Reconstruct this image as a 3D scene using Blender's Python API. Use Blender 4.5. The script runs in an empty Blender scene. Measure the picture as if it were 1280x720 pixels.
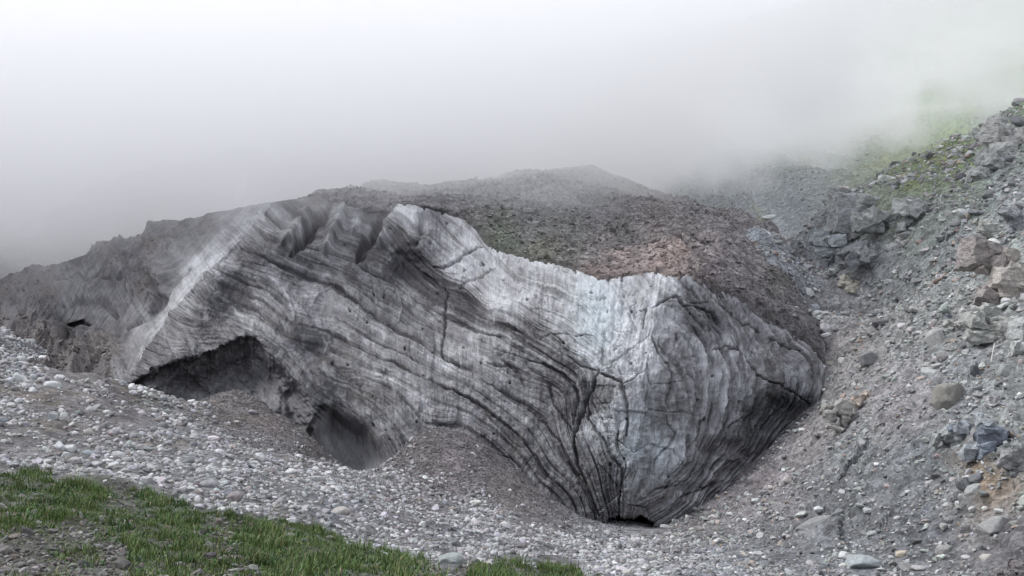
import bpy, math, numpy as np
from math import radians as R

C = bpy.context.scene.collection
F = 1372.0                      # focal length in pixels of a 1280 wide frame
PITCH = math.atan(70.0 / F)     # the camera looks slightly up

# ------------------------------------------------------------------ camera
cam = bpy.data.cameras.new('camera')
cam.sensor_width = 36.0
cam.lens = 36.0 * F / 1280.0
cam.clip_start = 0.1
cam.clip_end = 5000
co = bpy.data.objects.new('camera', cam)
co.rotation_euler = (R(90) + PITCH, 0, 0)
C.objects.link(co)
bpy.context.scene.camera = co

# ------------------------------------------------------------------ sky, sun, exposure
SUN_EL, SUN_AZ = R(48), R(-80)          # azimuth from +Y, negative towards -X
wd = bpy.data.worlds.new('World'); bpy.context.scene.world = wd; wd.use_nodes = True
nt = wd.node_tree; nt.nodes.clear()
sky = nt.nodes.new('ShaderNodeTexSky'); sky.sky_type = 'NISHITA'; sky.sun_disc = False
sky.sun_elevation = SUN_EL; sky.sun_rotation = SUN_AZ
sky.air_density = 1.0; sky.dust_density = 4.0; sky.ozone_density = 1.0; sky.altitude = 2500
hs = nt.nodes.new('ShaderNodeHueSaturation'); hs.inputs['Saturation'].default_value = 0.16
mx = nt.nodes.new('ShaderNodeMix'); mx.data_type = 'RGBA'; mx.inputs[0].default_value = 0.72
mx.inputs[7].default_value = (9.0, 9.25, 10.5, 1)
bg = nt.nodes.new('ShaderNodeBackground'); bg.inputs['Strength'].default_value = 0.079
ow = nt.nodes.new('ShaderNodeOutputWorld')
nt.links.new(sky.outputs[0], hs.inputs['Color']); nt.links.new(hs.outputs[0], mx.inputs[6])
nt.links.new(mx.outputs[2], bg.inputs[0]); nt.links.new(bg.outputs[0], ow.inputs[0])

sl = bpy.data.lights.new('sun', 'SUN'); sl.energy = 1.5; sl.angle = R(22); sl.color = (1, .985, .96)
so = bpy.data.objects.new('sun', sl); C.objects.link(so)
# light travels from the sun: direction to the sun = (sin az cos el, cos az cos el, sin el)
from mathutils import Vector
_d = Vector((math.sin(SUN_AZ) * math.cos(SUN_EL), math.cos(SUN_AZ) * math.cos(SUN_EL), math.sin(SUN_EL)))
so.rotation_euler = _d.to_track_quat('Z', 'Y').to_euler()
so.location = (0, 60, 120)

sc = bpy.context.scene
sc.view_settings.view_transform = 'Standard'; sc.view_settings.look = 'None'
sc.view_settings.exposure = 0.85; sc.view_settings.gamma = 1.0
sc.render.engine = 'CYCLES'
cy = sc.cycles
cy.max_bounces = 14; cy.diffuse_bounces = 3; cy.glossy_bounces = 1; cy.transmission_bounces = 1
cy.volume_bounces = 14; cy.transparent_max_bounces = 8
cy.volume_step_rate = 1.0; cy.volume_max_steps = 64
cy.use_denoising = True
cy.use_adaptive_sampling = True; cy.adaptive_threshold = 0.015
cy.caustics_reflective = False; cy.caustics_refractive = False

rng = np.random.default_rng(7)

# ------------------------------------------------------------------ noise
_P = np.random.default_rng(1234).permutation(4096).astype(np.int32)
_G = np.random.default_rng(99).uniform(0, 2 * np.pi, 4096).astype(np.float32)
_GX, _GY = np.cos(_G), np.sin(_G)
_G3 = np.random.default_rng(98).normal(size=(4096, 3)).astype(np.float32)
_G3 /= np.linalg.norm(_G3, axis=1, keepdims=True)

def n2(x, y, seed=0):
    """2-D gradient noise, about -1..1"""
    x = np.asarray(x, np.float32); y = np.asarray(y, np.float32)
    xi = np.floor(x); yi = np.floor(y); xf = x - xi; yf = y - yi
    xi = xi.astype(np.int32) + seed * 37; yi = yi.astype(np.int32) + seed * 91
    u = xf * xf * xf * (xf * (xf * 6 - 15) + 10); v = yf * yf * yf * (yf * (yf * 6 - 15) + 10)
    def g(i, j, a, b):
        h = _P[(_P[(xi + i) & 4095] + yi + j) & 4095]
        return _GX[h] * a + _GY[h] * b
    a = g(0, 0, xf, yf); b = g(1, 0, xf - 1, yf); c = g(0, 1, xf, yf - 1); d = g(1, 1, xf - 1, yf - 1)
    return ((a + (b - a) * u) * (1 - v) + (c + (d - c) * u) * v) * 1.5

def n3(x, y, z, seed=0):
    x = np.asarray(x, np.float32); y = np.asarray(y, np.float32); z = np.asarray(z, np.float32)
    xi = np.floor(x); yi = np.floor(y); zi = np.floor(z); xf = x - xi; yf = y - yi; zf = z - zi
    xi = xi.astype(np.int32) + seed * 37; yi = yi.astype(np.int32) + seed * 91; zi = zi.astype(np.int32)
    f = lambda t: t * t * (3 - 2 * t)
    u, v, w = f(xf), f(yf), f(zf)
    def g(i, j, k):
        h = _P[(_P[(_P[(xi + i) & 4095] + yi + j) & 4095] + zi + k) & 4095]
        G = _G3[h]
        return G[..., 0] * (xf - i) + G[..., 1] * (yf - j) + G[..., 2] * (zf - k)
    def l(a, b, t): return a + (b - a) * t
    return l(l(l(g(0,0,0), g(1,0,0), u), l(g(0,1,0), g(1,1,0), u), v),
             l(l(g(0,0,1), g(1,0,1), u), l(g(0,1,1), g(1,1,1), u), v), w) * 1.6

def fbm2(x, y, o=4, seed=0, gain=.5, lac=2.03):
    t = 0; a = 1.0; s = 0
    for k in range(o):
        t = t + a * n2(x, y, seed + k * 7); s += a; a *= gain; x = x * lac; y = y * lac
    return t / s * 1.4

def ridge2(x, y, o=4, seed=0):
    t = 0; a = 1.0; s = 0
    for k in range(o):
        t = t + a * (1 - 2 * np.abs(n2(x, y, seed + k * 5))); s += a; a *= .5; x = x * 2.1; y = y * 2.1
    return t / s

def fbm3(p, sc_, o=4, seed=0, gain=.5):
    x, y, z = p[..., 0] / sc_, p[..., 1] / sc_, p[..., 2] / sc_
    t = 0; a = 1.0; s = 0
    for k in range(o):
        t = t + a * n3(x, y, z, seed + k * 7); s += a; a *= gain; x = x * 2.03; y = y * 2.03; z = z * 2.03
    return t / s * 1.3

def worley2(x, y, seed=0, want='f1'):
    """cell noise: distance to the nearest point, second nearest and the cell's random value"""
    x = np.asarray(x, np.float32); y = np.asarray(y, np.float32)
    xi = np.floor(x).astype(np.int32); yi = np.floor(y).astype(np.int32)
    f1 = np.full(x.shape, 9, np.float32); f2 = np.full(x.shape, 9, np.float32); val = np.zeros(x.shape, np.float32)
    tx = np.zeros(x.shape, np.float32); ty = np.zeros(x.shape, np.float32)
    for i in (-1, 0, 1):
        for j in (-1, 0, 1):
            h = _P[(_P[(xi + i + seed * 17) & 4095] + yi + j + seed * 53) & 4095]
            px = xi + i + _P[(h + 11) & 4095] / 4096.0; py = yi + j + _P[(h + 77) & 4095] / 4096.0
            d = np.hypot(px - x, py - y).astype(np.float32)
            c = d < f1
            f2 = np.where(c, f1, np.minimum(f2, d)); val = np.where(c, h / 4096.0, val)
            tx = np.where(c, px - x, tx); ty = np.where(c, py - y, ty)
            f1 = np.where(c, d, f1)
    return f1, f2, val, tx, ty

def sstep(a, b, x):
    t = np.clip((x - a) / (b - a), 0, 1); return t * t * (3 - 2 * t)

class TPS:
    """thin-plate spline through scattered points"""
    def __init__(s, xy, v, lam=0.0, scale=100.0):
        s.sc = scale; s.xy = np.asarray(xy, float) / scale; v = np.asarray(v, float)
        n = len(s.xy); K = s.k(s.xy, s.xy) + np.eye(n) * lam
        Pm = np.c_[np.ones(n), s.xy]; A = np.zeros((n + 3, n + 3)); A[:n, :n] = K; A[:n, n:] = Pm; A[n:, :n] = Pm.T
        s.w = np.linalg.solve(A, np.r_[v, 0, 0, 0])
    def k(s, a, b):
        d2 = ((a[:, None, :] - b[None]) ** 2).sum(-1)
        return .5 * d2 * np.log(d2 + 1e-12)
    def __call__(s, x, y):
        sh = np.shape(x); q = np.c_[np.ravel(x), np.ravel(y)].astype(np.float64) / s.sc; out = np.empty(len(q)); n = len(s.xy)
        for i in range(0, len(q), 60000):
            c = q[i:i + 60000]; out[i:i + 60000] = s.k(c, s.xy) @ s.w[:n] + s.w[n] + c @ s.w[n + 1:]
        return out.reshape(sh)

def up2(f, U, V, nu, nv):
    """evaluate a smooth function on a coarse grid and interpolate"""
    return f(U, V)

def shepard(px, py, pts, vals, p=3.0, soft=12.0):
    vals = np.asarray(vals, np.float32); out = 0; W = 0
    for (a, b), v in zip(pts, vals):
        w = 1.0 / ((px - a) ** 2 + (py - b) ** 2 + soft * soft) ** (p / 2) * 1e4
        W = W + w; out = out + (w[..., None] * v if np.ndim(v) else w * v)
    return out / (W[..., None] if vals.ndim > 1 else W)

def seg_dist(px, py, line):
    """distance to a polyline and the parameter along it"""
    best = np.full(px.shape, 1e9, np.float32); par = np.zeros(px.shape, np.float32); n = len(line) - 1
    side = np.zeros(px.shape, np.float32)
    for i in range(n):
        ax, ay = line[i][:2]; bx, by = line[i + 1][:2]; dx, dy = bx - ax, by - ay; L = dx * dx + dy * dy
        t = np.clip(((px - ax) * dx + (py - ay) * dy) / L, 0, 1)
        ex = px - ax - t * dx; ey = py - ay - t * dy; d = np.hypot(ex, ey)
        c = d < best
        side = np.where(c, np.sign(dx * (py - ay) - dy * (px - ax)), side)
        best = np.where(c, d, best); par = np.where(c, (i + t) / n, par)
    return best, par, side

cp, sp = math.cos(PITCH), math.sin(PITCH)
def at(px, py, d):
    """the world point on the ray through pixel (px, py) of the 1280x720 photograph, d metres away along +Y"""
    px = np.asarray(px, float); py = np.asarray(py, float); d = np.asarray(d, float)
    u = (px - 640) / F; v = (360 - py) / F
    dy = cp - v * sp; dz = sp + v * cp
    return np.stack([u * d / dy, d + 0 * u, dz * d / dy], -1)
def pix(p):
    """pixel of a world point"""
    fy = p[..., 1] * cp + p[..., 2] * sp; uz = -p[..., 1] * sp + p[..., 2] * cp
    fy = np.maximum(fy, 1e-3)
    return 640 + F * p[..., 0] / fy, 360 - F * uz / fy

# ------------------------------------------------------------------ mesh helpers
def mesh_np(name, verts, faces, smooth=True, attrs=None, uniform=4):
    verts = np.ascontiguousarray(verts, np.float32).reshape(-1, 3); faces = np.ascontiguousarray(faces, np.int32).reshape(-1, uniform)
    m = bpy.data.meshes.new(name)
    m.vertices.add(len(verts)); m.vertices.foreach_set('co', verts.ravel())
    m.loops.add(faces.size); m.loops.foreach_set('vertex_index', faces.ravel())
    m.polygons.add(len(faces)); m.polygons.foreach_set('loop_start', np.arange(0, faces.size, uniform, dtype=np.int32))
    m.polygons.foreach_set('use_smooth', np.full(len(faces), smooth, bool))
    m.update(calc_edges=True)
    for k, v in (attrs or {}).items():
        v = np.ascontiguousarray(v, np.float32)
        if v.ndim > 1 and v.shape[-1] == 3:
            v = np.c_[v.reshape(-1, 3), np.ones(v.size // 3, np.float32)]
            a = m.color_attributes.new(k, 'FLOAT_COLOR', 'POINT'); a.data.foreach_set('color', v.astype(np.float32).ravel())
        else:
            a = m.attributes.new(k, 'FLOAT', 'POINT'); a.data.foreach_set('value', v.ravel())
    return m

def grid_faces(nr, nc, keep=None):
    i = np.arange(nr * nc, dtype=np.int32).reshape(nr, nc)
    f = np.stack([i[:-1, :-1], i[:-1, 1:], i[1:, 1:], i[1:, :-1]], -1)
    return f[keep] if keep is not None else f.reshape(-1, 4)

def link(name, mesh, mat, parent=None, **props):
    o = bpy.data.objects.new(name, mesh); C.objects.link(o)
    if mat is not None and len(mesh.materials) == 0: mesh.materials.append(mat)
    if parent is not None: o.parent = parent
    for k, v in props.items(): o[k] = v
    return o

def normals(Pg):
    du = np.gradient(Pg, axis=1); dv = np.gradient(Pg, axis=0)
    n = np.cross(du, dv); n /= np.linalg.norm(n, axis=-1, keepdims=True) + 1e-9
    return n

# ------------------------------------------------------------------ materials
def new_mat(name):
    m = bpy.data.materials.new(name); m.use_nodes = True; t = m.node_tree; t.nodes.clear()
    o = t.nodes.new('ShaderNodeOutputMaterial'); b = t.nodes.new('ShaderNodeBsdfPrincipled')
    t.links.new(b.outputs[0], o.inputs['Surface']); return m, t, b
def N(t, kind, **kw):
    n = t.nodes.new(kind)
    for k, v in kw.items(): setattr(n, k, v)
    return n
def noise(t, scale, detail=4, rough=.6, vec=None, dist=0.0):
    n = N(t, 'ShaderNodeTexNoise'); n.inputs['Scale'].default_value = scale; n.inputs['Detail'].default_value = detail
    n.inputs['Roughness'].default_value = rough; n.inputs['Distortion'].default_value = dist
    if vec is not None: t.links.new(vec, n.inputs['Vector'])
    return n.outputs['Fac']
def mrange(t, val, a, b, c=0.0, d=1.0):
    n = N(t, 'ShaderNodeMapRange'); t.links.new(val, n.inputs[0])
    for i, v in enumerate((a, b, c, d)): n.inputs[i + 1].default_value = v
    return n.outputs[0]
def mixc(t, fac, a, b, mode='MIX'):
    n = N(t, 'ShaderNodeMix', data_type='RGBA', blend_type=mode)
    for idx, v in ((0, fac), (6, a), (7, b)):
        if isinstance(v, (int, float)): n.inputs[idx].default_value = v
        elif isinstance(v, tuple): n.inputs[idx].default_value = (*v, 1)
        else: t.links.new(v, n.inputs[idx])
    return n.outputs[2]
def mul(t, col, val):
    """colour times a scalar output"""
    n = N(t, 'ShaderNodeVectorMath', operation='SCALE'); t.links.new(col, n.inputs[0]); t.links.new(val, n.inputs['Scale'])
    return n.outputs[0]
def bump(t, b, h, strength, dist):
    n = N(t, 'ShaderNodeBump'); n.inputs['Strength'].default_value = strength; n.inputs['Distance'].default_value = dist
    t.links.new(h, n.inputs['Height']); t.links.new(n.outputs[0], b.inputs['Normal'])
def pos(t): return N(t, 'ShaderNodeNewGeometry').outputs['Position']
def attr(t, name, out='Color'):
    n = N(t, 'ShaderNodeAttribute'); n.attribute_name = name; return n.outputs[out]

def mat_surface(name, attr_name, rough=.9, spec=.25, sc1=6.0, var=(.7, 1.3), sc2=.8, var2=(.8, 1.2), bmp=(.5, .06, 9.0), cells=None):
    m, t, b = new_mat(name); p = pos(t)
    a = noise(t, sc1, 5, .7, p); c = noise(t, sc2, 3, .6, p)
    col = mul(t, attr(t, attr_name), mrange(t, a, .3, .7, *var))
    col = mul(t, col, mrange(t, c, .3, .7, *var2))
    if cells:
        for s_ in cells:      # stones of many tones set in the ground
            vo = N(t, 'ShaderNodeTexVoronoi'); vo.inputs['Scale'].default_value = s_; vo.inputs['Randomness'].default_value = 1
            wv = N(t, 'ShaderNodeVectorMath', operation='ADD'); t.links.new(p, wv.inputs[0])
            nn = N(t, 'ShaderNodeTexNoise'); nn.inputs['Scale'].default_value = s_ * 1.5; t.links.new(p, nn.inputs['Vector'])
            ss = N(t, 'ShaderNodeVectorMath', operation='SCALE'); ss.inputs['Scale'].default_value = .5 / s_; t.links.new(nn.outputs['Color'], ss.inputs[0]); t.links.new(ss.outputs[0], wv.inputs[1])
            t.links.new(wv.outputs[0], vo.inputs['Vector'])
            sp3 = N(t, 'ShaderNodeSeparateColor'); t.links.new(vo.outputs['Color'], sp3.inputs[0])
            col = mul(t, col, mrange(t, sp3.outputs[0], 0, 1, .66, 1.34))
    t.links.new(col, b.inputs['Base Color'])
    b.inputs['Roughness'].default_value = rough; b.inputs['Specular IOR Level'].default_value = spec
    bump(t, b, noise(t, bmp[2], 6, .7, p), bmp[0], bmp[1])
    return m

# ------------------------------------------------------------------ ground: one height field
GP = [  # pixel x, pixel y, distance
 (0,720,20),(0,660,27),(0,596,36),(200,720,21),(200,660,29),(200,622,36),(400,720,22),(400,690,28),(420,678,33),
 (550,720,26),(543,709,31),(740,717,36),(900,737,40),(1100,762,38),(1280,800,38),
 (0,580,42),(200,606,43),(400,662,43),(550,698,45),(700,702,52),
 (0,500,75),(100,480,85),(0,440,105),(0,374,146),(20,420,115),(170,484,92),(100,530,66),(250,560,68),(330,572,75),
 (250,528,86),(402,580,80),(500,600,84),(600,625,86),(700,651,88),(790,672,90),(900,692,80),(1000,715,68),
 (400,620,55),(600,670,58),(800,700,66),(500,640,62),(900,715,62),
 (290,489,103),(222,512,98),(250,545,86),(350,522,98),(378,549,92.5),(335,502,101),(362,523,97.5),(376,540,94.5),(330,560,84),(200,500,97),(300,520,95),
 (527,541,98),(592,553,98.5),(640,594,96),(692,633,94),(729,657,92.5),(560,600,90),(620,620,88.5),(440,592,93),(480,596,91),(510,560,96),
 (830,662,95),(900,624,98.5),(960,566,103.5),(1020,513,108),(1031,450,113),(780,668,93),
 (1280,700,60),(1280,560,71),(1280,400,89),(1280,270,113),(1280,200,131),(1150,700,66),(1150,560,79),(1150,400,104),
 (1150,300,128),(1150,225,158),(1060,560,88),(1060,400,117),(1060,300,149),(1060,255,168),(980,640,84),(1000,600,90),(1020,670,76),
 (1400,560,60),(1400,300,95),(1400,100,150),
 (990,365,127),(1010,405,119),(985,335,137),(970,316,148),(1003,340,139),(1040,400,119),(1030,350,136),(440,592,84),(470,597,85),(440,596,89),(480,600,90),(1015,295,158),(1075,245,173),(1130,210,180),(1180,192,180),(1240,155,176),(1280,132,172),
 (830,285,245),(950,282,232),(1000,300,215),(900,240,270),(1000,210,285),(850,190,300),(790,200,292),(1100,200,300),
 (1250,90,330),(1400,0,350),(1000,60,400),(800,150,380),
 (130,250,235),(220,225,240),(330,240,225),(60,290,240),(10,330,240),(220,100,420),(20,200,420),(-150,400,120),(-150,300,240),
 (-150,560,50),(-150,720,25),(600,180,380),
]
GW = [(-14.6,99,-12.6),(-17.2,100.5,-11.8),(-12,99,-12.8),(-14.6,107,-13),(-21,104,-10),(0,0,-1.75),(9,0,-1.9),(-9,0,-1.7),(5,10,-3.0),(-5,10,-2.9),(30,0,-4),(-30,0,-1.5),(30,30,-8.5),(60,20,4),(75,50,16),(-60,50,-1),(-60,20,0),
 (-25,118,-8),(0,115,-13),(-45,125,-5),(20,118,-16),(8,112,-17),(34,125,-9),(-30,105,-9),(-10,103,-11.5),(-20,150,-5),(10,150,-8),(38,150,-2),
 (-10,200,5),(20,200,8),(60,195,26),(75,205,32),(95,190,40),(45,180,10),(-50,160,0),(-60,200,10),(-80,150,4),
 (-160,200,40),(160,200,58),(160,100,70),(-260,400,110),(0,500,120),(260,400,170),(0,620,160),(-260,620,170),(260,620,210),(-150,60,20)]
_g = at(*[np.array(c, float) for c in zip(*GP)])
_xy = np.r_[_g[:, :2], np.array([w[:2] for w in GW], float)]; _z = np.r_[_g[:, 2], [w[2] for w in GW]]
g_tps = TPS(_xy, _z, lam=2e-4)

SLOPE_EDGE = [(700,760),(830,664),(900,624),(962,566),(1022,512),(1031,450),(975,315),(1010,280),(1060,235)]
def in_slope(px, py):
    """1 on the rocky slope, 0 on the moraine; soft edge"""
    e = np.interp(py, [235,280,315,450,512,566,624,664,700,760], [1060,1010,975,1031,1022,962,900,830,905,1010])
    return sstep(-12, 12, px - e)

def ground_z(x, y, detail=True):
    x = np.asarray(x, float); y = np.asarray(y, float)
    z = g_tps(x, y)
    if not detail: return z
    p = np.stack([x, y, z], -1); px, py = pix(p)
    far = sstep(140, 260, y)
    sl = in_slope(px, py) * sstep(700, 660, py - 0.15 * (px - 1000)) * (y > 45)
    mor = (1 - sl) * sstep(25, 45, y)
    z = z + .55 * fbm2(x / 14, y / 14, 4, 3) * sstep(15, 40, y) + .12 * fbm2(x / 2.2, y / 2.2, 4, 8)
    z = z + .35 * mor * (1 - far) * ridge2(x / 9, y / 9, 3, 5)
    qm = 1 - np.exp(-((px - 435) / 62) ** 2 - ((py - 585) / 34) ** 2) * (y < 100)
    z = g_tps(x, y) + (z - g_tps(x, y)) * qm
    # the slope: gullies, ledges and broken blocks
    q = x * .84 + y * .2
    gul = ridge2((y - .25 * x) / 9.0, x / 30.0, 4, 11)
    f1, f2, val, tx, ty = worley2(x / 4.5 + .6 * n2(x / 5, y / 5, 4), y / 4.5 + .6 * n2(x / 5, y / 5, 9), 3)
    g1, g2, va2, ux, uy = worley2(x / 1.7, y / 1.7, 6)
    crag = sstep(.0, .5, fbm2(x / 22, y / 22, 3, 21) + .35 * sstep(1180, 1280, px) + .25 * sstep(330, 240, py))
    h1, h2, va3, wx3, wy3 = worley2(x / .75, y / .75, 8)
    open_ = .35 + .65 * sstep(-.2, .3, fbm2(x / 12, y / 12, 3, 23) + .6 * crag)
    z = z + sl * (.7 * gul + crag * (.6 * (val - .5) + .6 * (tx * (val - .5) * 2 + ty * (va2 - .5))) + open_ * .24 * ((va2 - .5) + (ux + .6 * uy) * (va2 - .3) * 1.6)
                 + open_ * .10 * ((va3 - .5) + (wx3 + wy3) * (va3 - .4) * 1.5))
    z = z + sl * .22 * fbm2(x / .8, y / .8, 3, 31)
    # far hillside: gullies running down
    z = z + far * (5.0 * ridge2((x + .3 * y) / 26.0, y / 120.0, 4, 14) + 1.6 * fbm2(x / 9, y / 9, 4, 17))
    return z

# grid in rays from the camera: fine inside the view, coarse outside
th = np.concatenate([np.linspace(-70, -29, 50)[:-1], np.linspace(-29, 29, 1050), np.linspace(29, 75, 50)[1:]])
rr = np.concatenate([np.geomspace(1.5, 18, 60)[:-1], np.geomspace(18, 60, 300)[:-1], np.linspace(60, 185, 620)[:-1], np.geomspace(185, 640, 170)])
TH, RR = np.meshgrid(np.radians(th), rr)
gx, gy = RR * np.sin(TH), RR * np.cos(TH)
gz = ground_z(gx, gy)
gpx, gpy = pix(np.stack([gx, gy, gz], -1))

GC = [  # base colours over the ground
 (0,700,.105,.10,.08),(200,700,.11,.105,.085),(400,710,.10,.10,.08),(700,717,.15,.145,.14),
 (100,640,.07,.085,.04),(300,670,.07,.085,.04),
 (60,570,.20,.19,.185),(40,530,.13,.12,.11),(160,500,.14,.125,.12),(120,480,.17,.155,.145),(20,450,.26,.26,.265),(250,560,.22,.22,.22),(330,580,.24,.24,.24),
 (200,540,.18,.175,.17),(420,620,.26,.26,.265),(600,660,.26,.26,.265),(760,700,.25,.25,.25),(900,705,.24,.24,.24),(20,400,.28,.28,.28),
 (290,500,.16,.145,.135),(340,530,.17,.15,.14),(400,570,.15,.135,.125),(560,590,.175,.155,.15),(640,620,.19,.17,.16),(530,570,.15,.135,.13),
 (870,660,.17,.15,.14),(960,600,.24,.205,.195),(1010,540,.26,.225,.21),(1050,500,.27,.245,.225),(920,630,.22,.19,.18),
 (1050,430,.26,.23,.21),(1040,380,.27,.25,.235),(1000,340,.27,.26,.255),(1100,330,.24,.235,.22),(1150,420,.24,.23,.21),(1130,500,.25,.22,.21),
 (1200,480,.23,.225,.215),(1250,400,.25,.24,.22),(1150,580,.18,.18,.175),(1060,560,.19,.19,.18),(1050,620,.15,.145,.14),(1150,660,.15,.145,.145),
 (1260,680,.15,.135,.13),(1200,610,.18,.175,.165),(1260,560,.20,.20,.185),(1230,600,.26,.19,.13),(950,670,.15,.145,.14),(1050,700,.2,.195,.19),
 (1200,300,.23,.23,.215),(1100,250,.21,.22,.16),(1140,210,.20,.23,.12),(1170,270,.23,.235,.2),(1190,190,.2,.25,.1),(1250,170,.25,.26,.22),(1270,240,.25,.25,.235),
 (900,250,.2,.205,.2),(1000,250,.2,.205,.2),(820,210,.2,.21,.2),(1000,160,.2,.23,.16),(1200,120,.18,.26,.09),(1270,90,.18,.26,.09),(960,290,.3,.3,.3),
 (130,250,.26,.24,.24),(250,230,.24,.23,.23),(50,300,.24,.23,.23),(500,150,.22,.22,.22)]
pts = [c[:2] for c in GC]; cols = [(c[2] * .95, c[3] * 1.0, c[4] * 1.03) if c[0] > 830 else c[2:] for c in GC]
cols = [(c[0] * .84, c[1] * .86, c[2] * .90) for c in cols]
cols = [tuple(v * (.72 if (c_[1] > 380 and c_[0] < 800 and c_[1] < 700 and min(k_) > .19) else 1) for v in k_) for c_, k_ in zip(pts, cols)]
gcol = shepard(gpx + 18 * fbm2(gx / 5, gy / 5, 3, 41), gpy + 14 * fbm2(gx / 5, gy / 5, 3, 43), pts, cols, 3.4, 16)
# turf patches on the upper slope and the far hillside
grn = sstep(.05, .5, 1.3 * fbm2(gx / 7, gy / 7, 5, 51) + .85 * np.exp(-((gpx - 1165) / 60) ** 2 - ((gpy - 208) / 20) ** 2) - .30 + .35 * sstep(150, 90, gpy) * sstep(1050, 1200, gpx)
            + .9 * np.exp(-((gpx - 1170) / 26) ** 2 - ((gpy - 285) / 22) ** 2) + .7 * np.exp(-((gpx - 1140) / 30) ** 2 - ((gpy - 235) / 14) ** 2) + .6 * np.exp(-((gpx - 1215) / 30) ** 2 - ((gpy - 245) / 20) ** 2)) * sstep(130, 150, gy) * (gpx > 760) * sstep(330, 290, gpy)
gcol = gcol + (np.array([.17, .185, .085]) - gcol) * (grn * .62)[..., None]
# snow patches in the gullies of the far ridge
snw = sstep(.5, .65, fbm2(gx / 9, gy / 30, 3, 61)) * (gpx < 420) * (gy > 205)
gcol = gcol + (.75 - gcol) * (snw * .8)[..., None]
# brown soil hollows in the moraine
soil = sstep(.0, .4, fbm2(gx / 8, gy / 8, 4, 71)) * sstep(620, 560, gpy + .0 * gpx) * (gpx < 480) * (gy < 150) * (gy > 40)
gcol = gcol + (np.array([.13, .115, .10]) - gcol) * (soil * .8)[..., None]
M_ground = mat_surface('stony_ground', 'base', sc1=5.0, var=(.7, 1.3), sc2=.5, var2=(.8, 1.2), bmp=(.8, .12, 5.0), cells=(1.5, 4.5))
ground = link('ground', mesh_np('ground', np.stack([gx, gy, gz], -1), grid_faces(*TH.shape)[:, ::-1], attrs={'base': gcol.astype(np.float32).reshape(-1, 3)}),
              M_ground, kind='structure', label='stony valley floor and rubble slope rising around the glacier snout')

# ------------------------------------------------------------------ glacier
glacier = bpy.data.objects.new('glacier', None); C.objects.link(glacier)
glacier.location = tuple(float(v) for v in at(770, 662, 95)); glacier['category'] = 'glacier'
glacier['label'] = 'grey banded ice cliff of a glacier snout under a thick cover of brown rubble'
GO = np.array(glacier.location)

TOPX = [-40,0,20,49,75,109,116,131,157,180,217,240,270,300,330,345,370,397,412,428,440,449,460,470,479,489,498,512,543,578,595,605,626,647,699,726,745,754,778,800,817,830,847,858,876,893,910,928,952,975,1000,1022,1031]
TOPY = [366,360,354,341,334,322,307,302,304,294,279,274,266,259,254,252,248,243,252,254,257,262,266,268,276,264,257,256,262,273,287,304,315,321,331,340,347,349,344,343,340,344,347,344,353,365,365,375,396,408,425,440,452]
BOTX = [-40,0,60,150,200,267,350,373,400,480,500,560,640,700,745,790,827,867,902,947,964,1000,1022,1031]
BOTY = [480,480,480,500,520,560,590,596,600,612,616,622,640,668,682,684,676,656,630,585,562,535,512,470]
NU, NV = 1340, 560
uu = np.linspace(-40, 1031, NU)
jag = 1.5 * fbm2(uu / 11, uu * 0, 4, 81) * sstep(400, 440, uu) + 1.2 * fbm2(uu / 14, uu * 0, 3, 82)
ty_ = np.interp(uu, TOPX, TOPY) + jag; by_ = np.interp(uu, BOTX, BOTY)
vv = np.linspace(0, 1, NV)
U = np.repeat(uu[None], NV, 0); V = ty_[None] + (by_ - ty_)[None] * vv[:, None]

IP = [(1031,452,112.5),(1022,500,108.5),(1000,535,107),(960,566,104.5),(900,626,99.5),(830,666,96),(790,684,96),(745,684,95),(690,660,95),(640,600,97),(590,565,98.5),(530,555,98.5),
 (500,608,92.5),(440,592,94.5),(400,605,90),
 (800,480,98),(840,440,100),(780,540,97),(760,500,98.5),(733,500,100),(735,560,98),(790,620,96),(845,540,99),(700,560,98.5),(745,620,96),
 (745,349,107),(800,344,106.5),(860,345,106),(700,332,112),(650,322,116),(605,304,121),(578,273,127),(543,262,129),(512,256,129),(479,276,133),(449,262,133.5),(428,254,134),(397,243,139),(345,252,138),
 (910,366,109),(960,400,111),(1000,425,112),(940,440,106),(980,480,108.5),(900,500,102),(870,420,104),(930,540,103),(900,580,100),(870,480,101),
 (750,420,102),(700,400,106),(650,370,111),(600,340,118),(550,300,124),(508,335,124),(480,300,127),(520,290,124),
 (450,400,113),(600,440,106.5),(650,480,103),(550,500,102),(500,470,105),(600,540,99.5),(400,450,107.5),(430,500,102),(470,540,99),(350,380,114),(400,340,121),(440,330,122),
 (330,270,130),(300,300,124),(267,330,119),(230,372,113),(190,425,107.5),(165,464,103),
 (222,449,102),(267,436,102.5),(307,418,104),(356,444,102.5),(387,480,99),
 (300,350,117.5),(290,390,111),(330,410,107),
 (240,330,124),(215,350,123.5),(200,380,120),(165,410,116),(150,455,109),
 (140,340,138),(100,350,141),(60,370,140),(20,400,128),(20,354,152),(75,334,154),(116,307,157),(180,294,154),(240,274,148),(300,259,143),(-40,366,160),(0,450,112),(-40,470,110),
 (90,415,124),(110,460,110),(60,470,108),(180,320,142),(150,500,99),(60,480,100)]
iT = TPS([p[:2] for p in IP], [p[2] for p in IP], lam=1e-4)
D = iT(U, V)
wx = 7 * fbm2(U / 60, V / 60, 4, 101); wy = 6 * fbm2(U / 60, V / 60, 4, 102)
Uw, Vw = U + wx * .5, V + wy * .5

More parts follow.
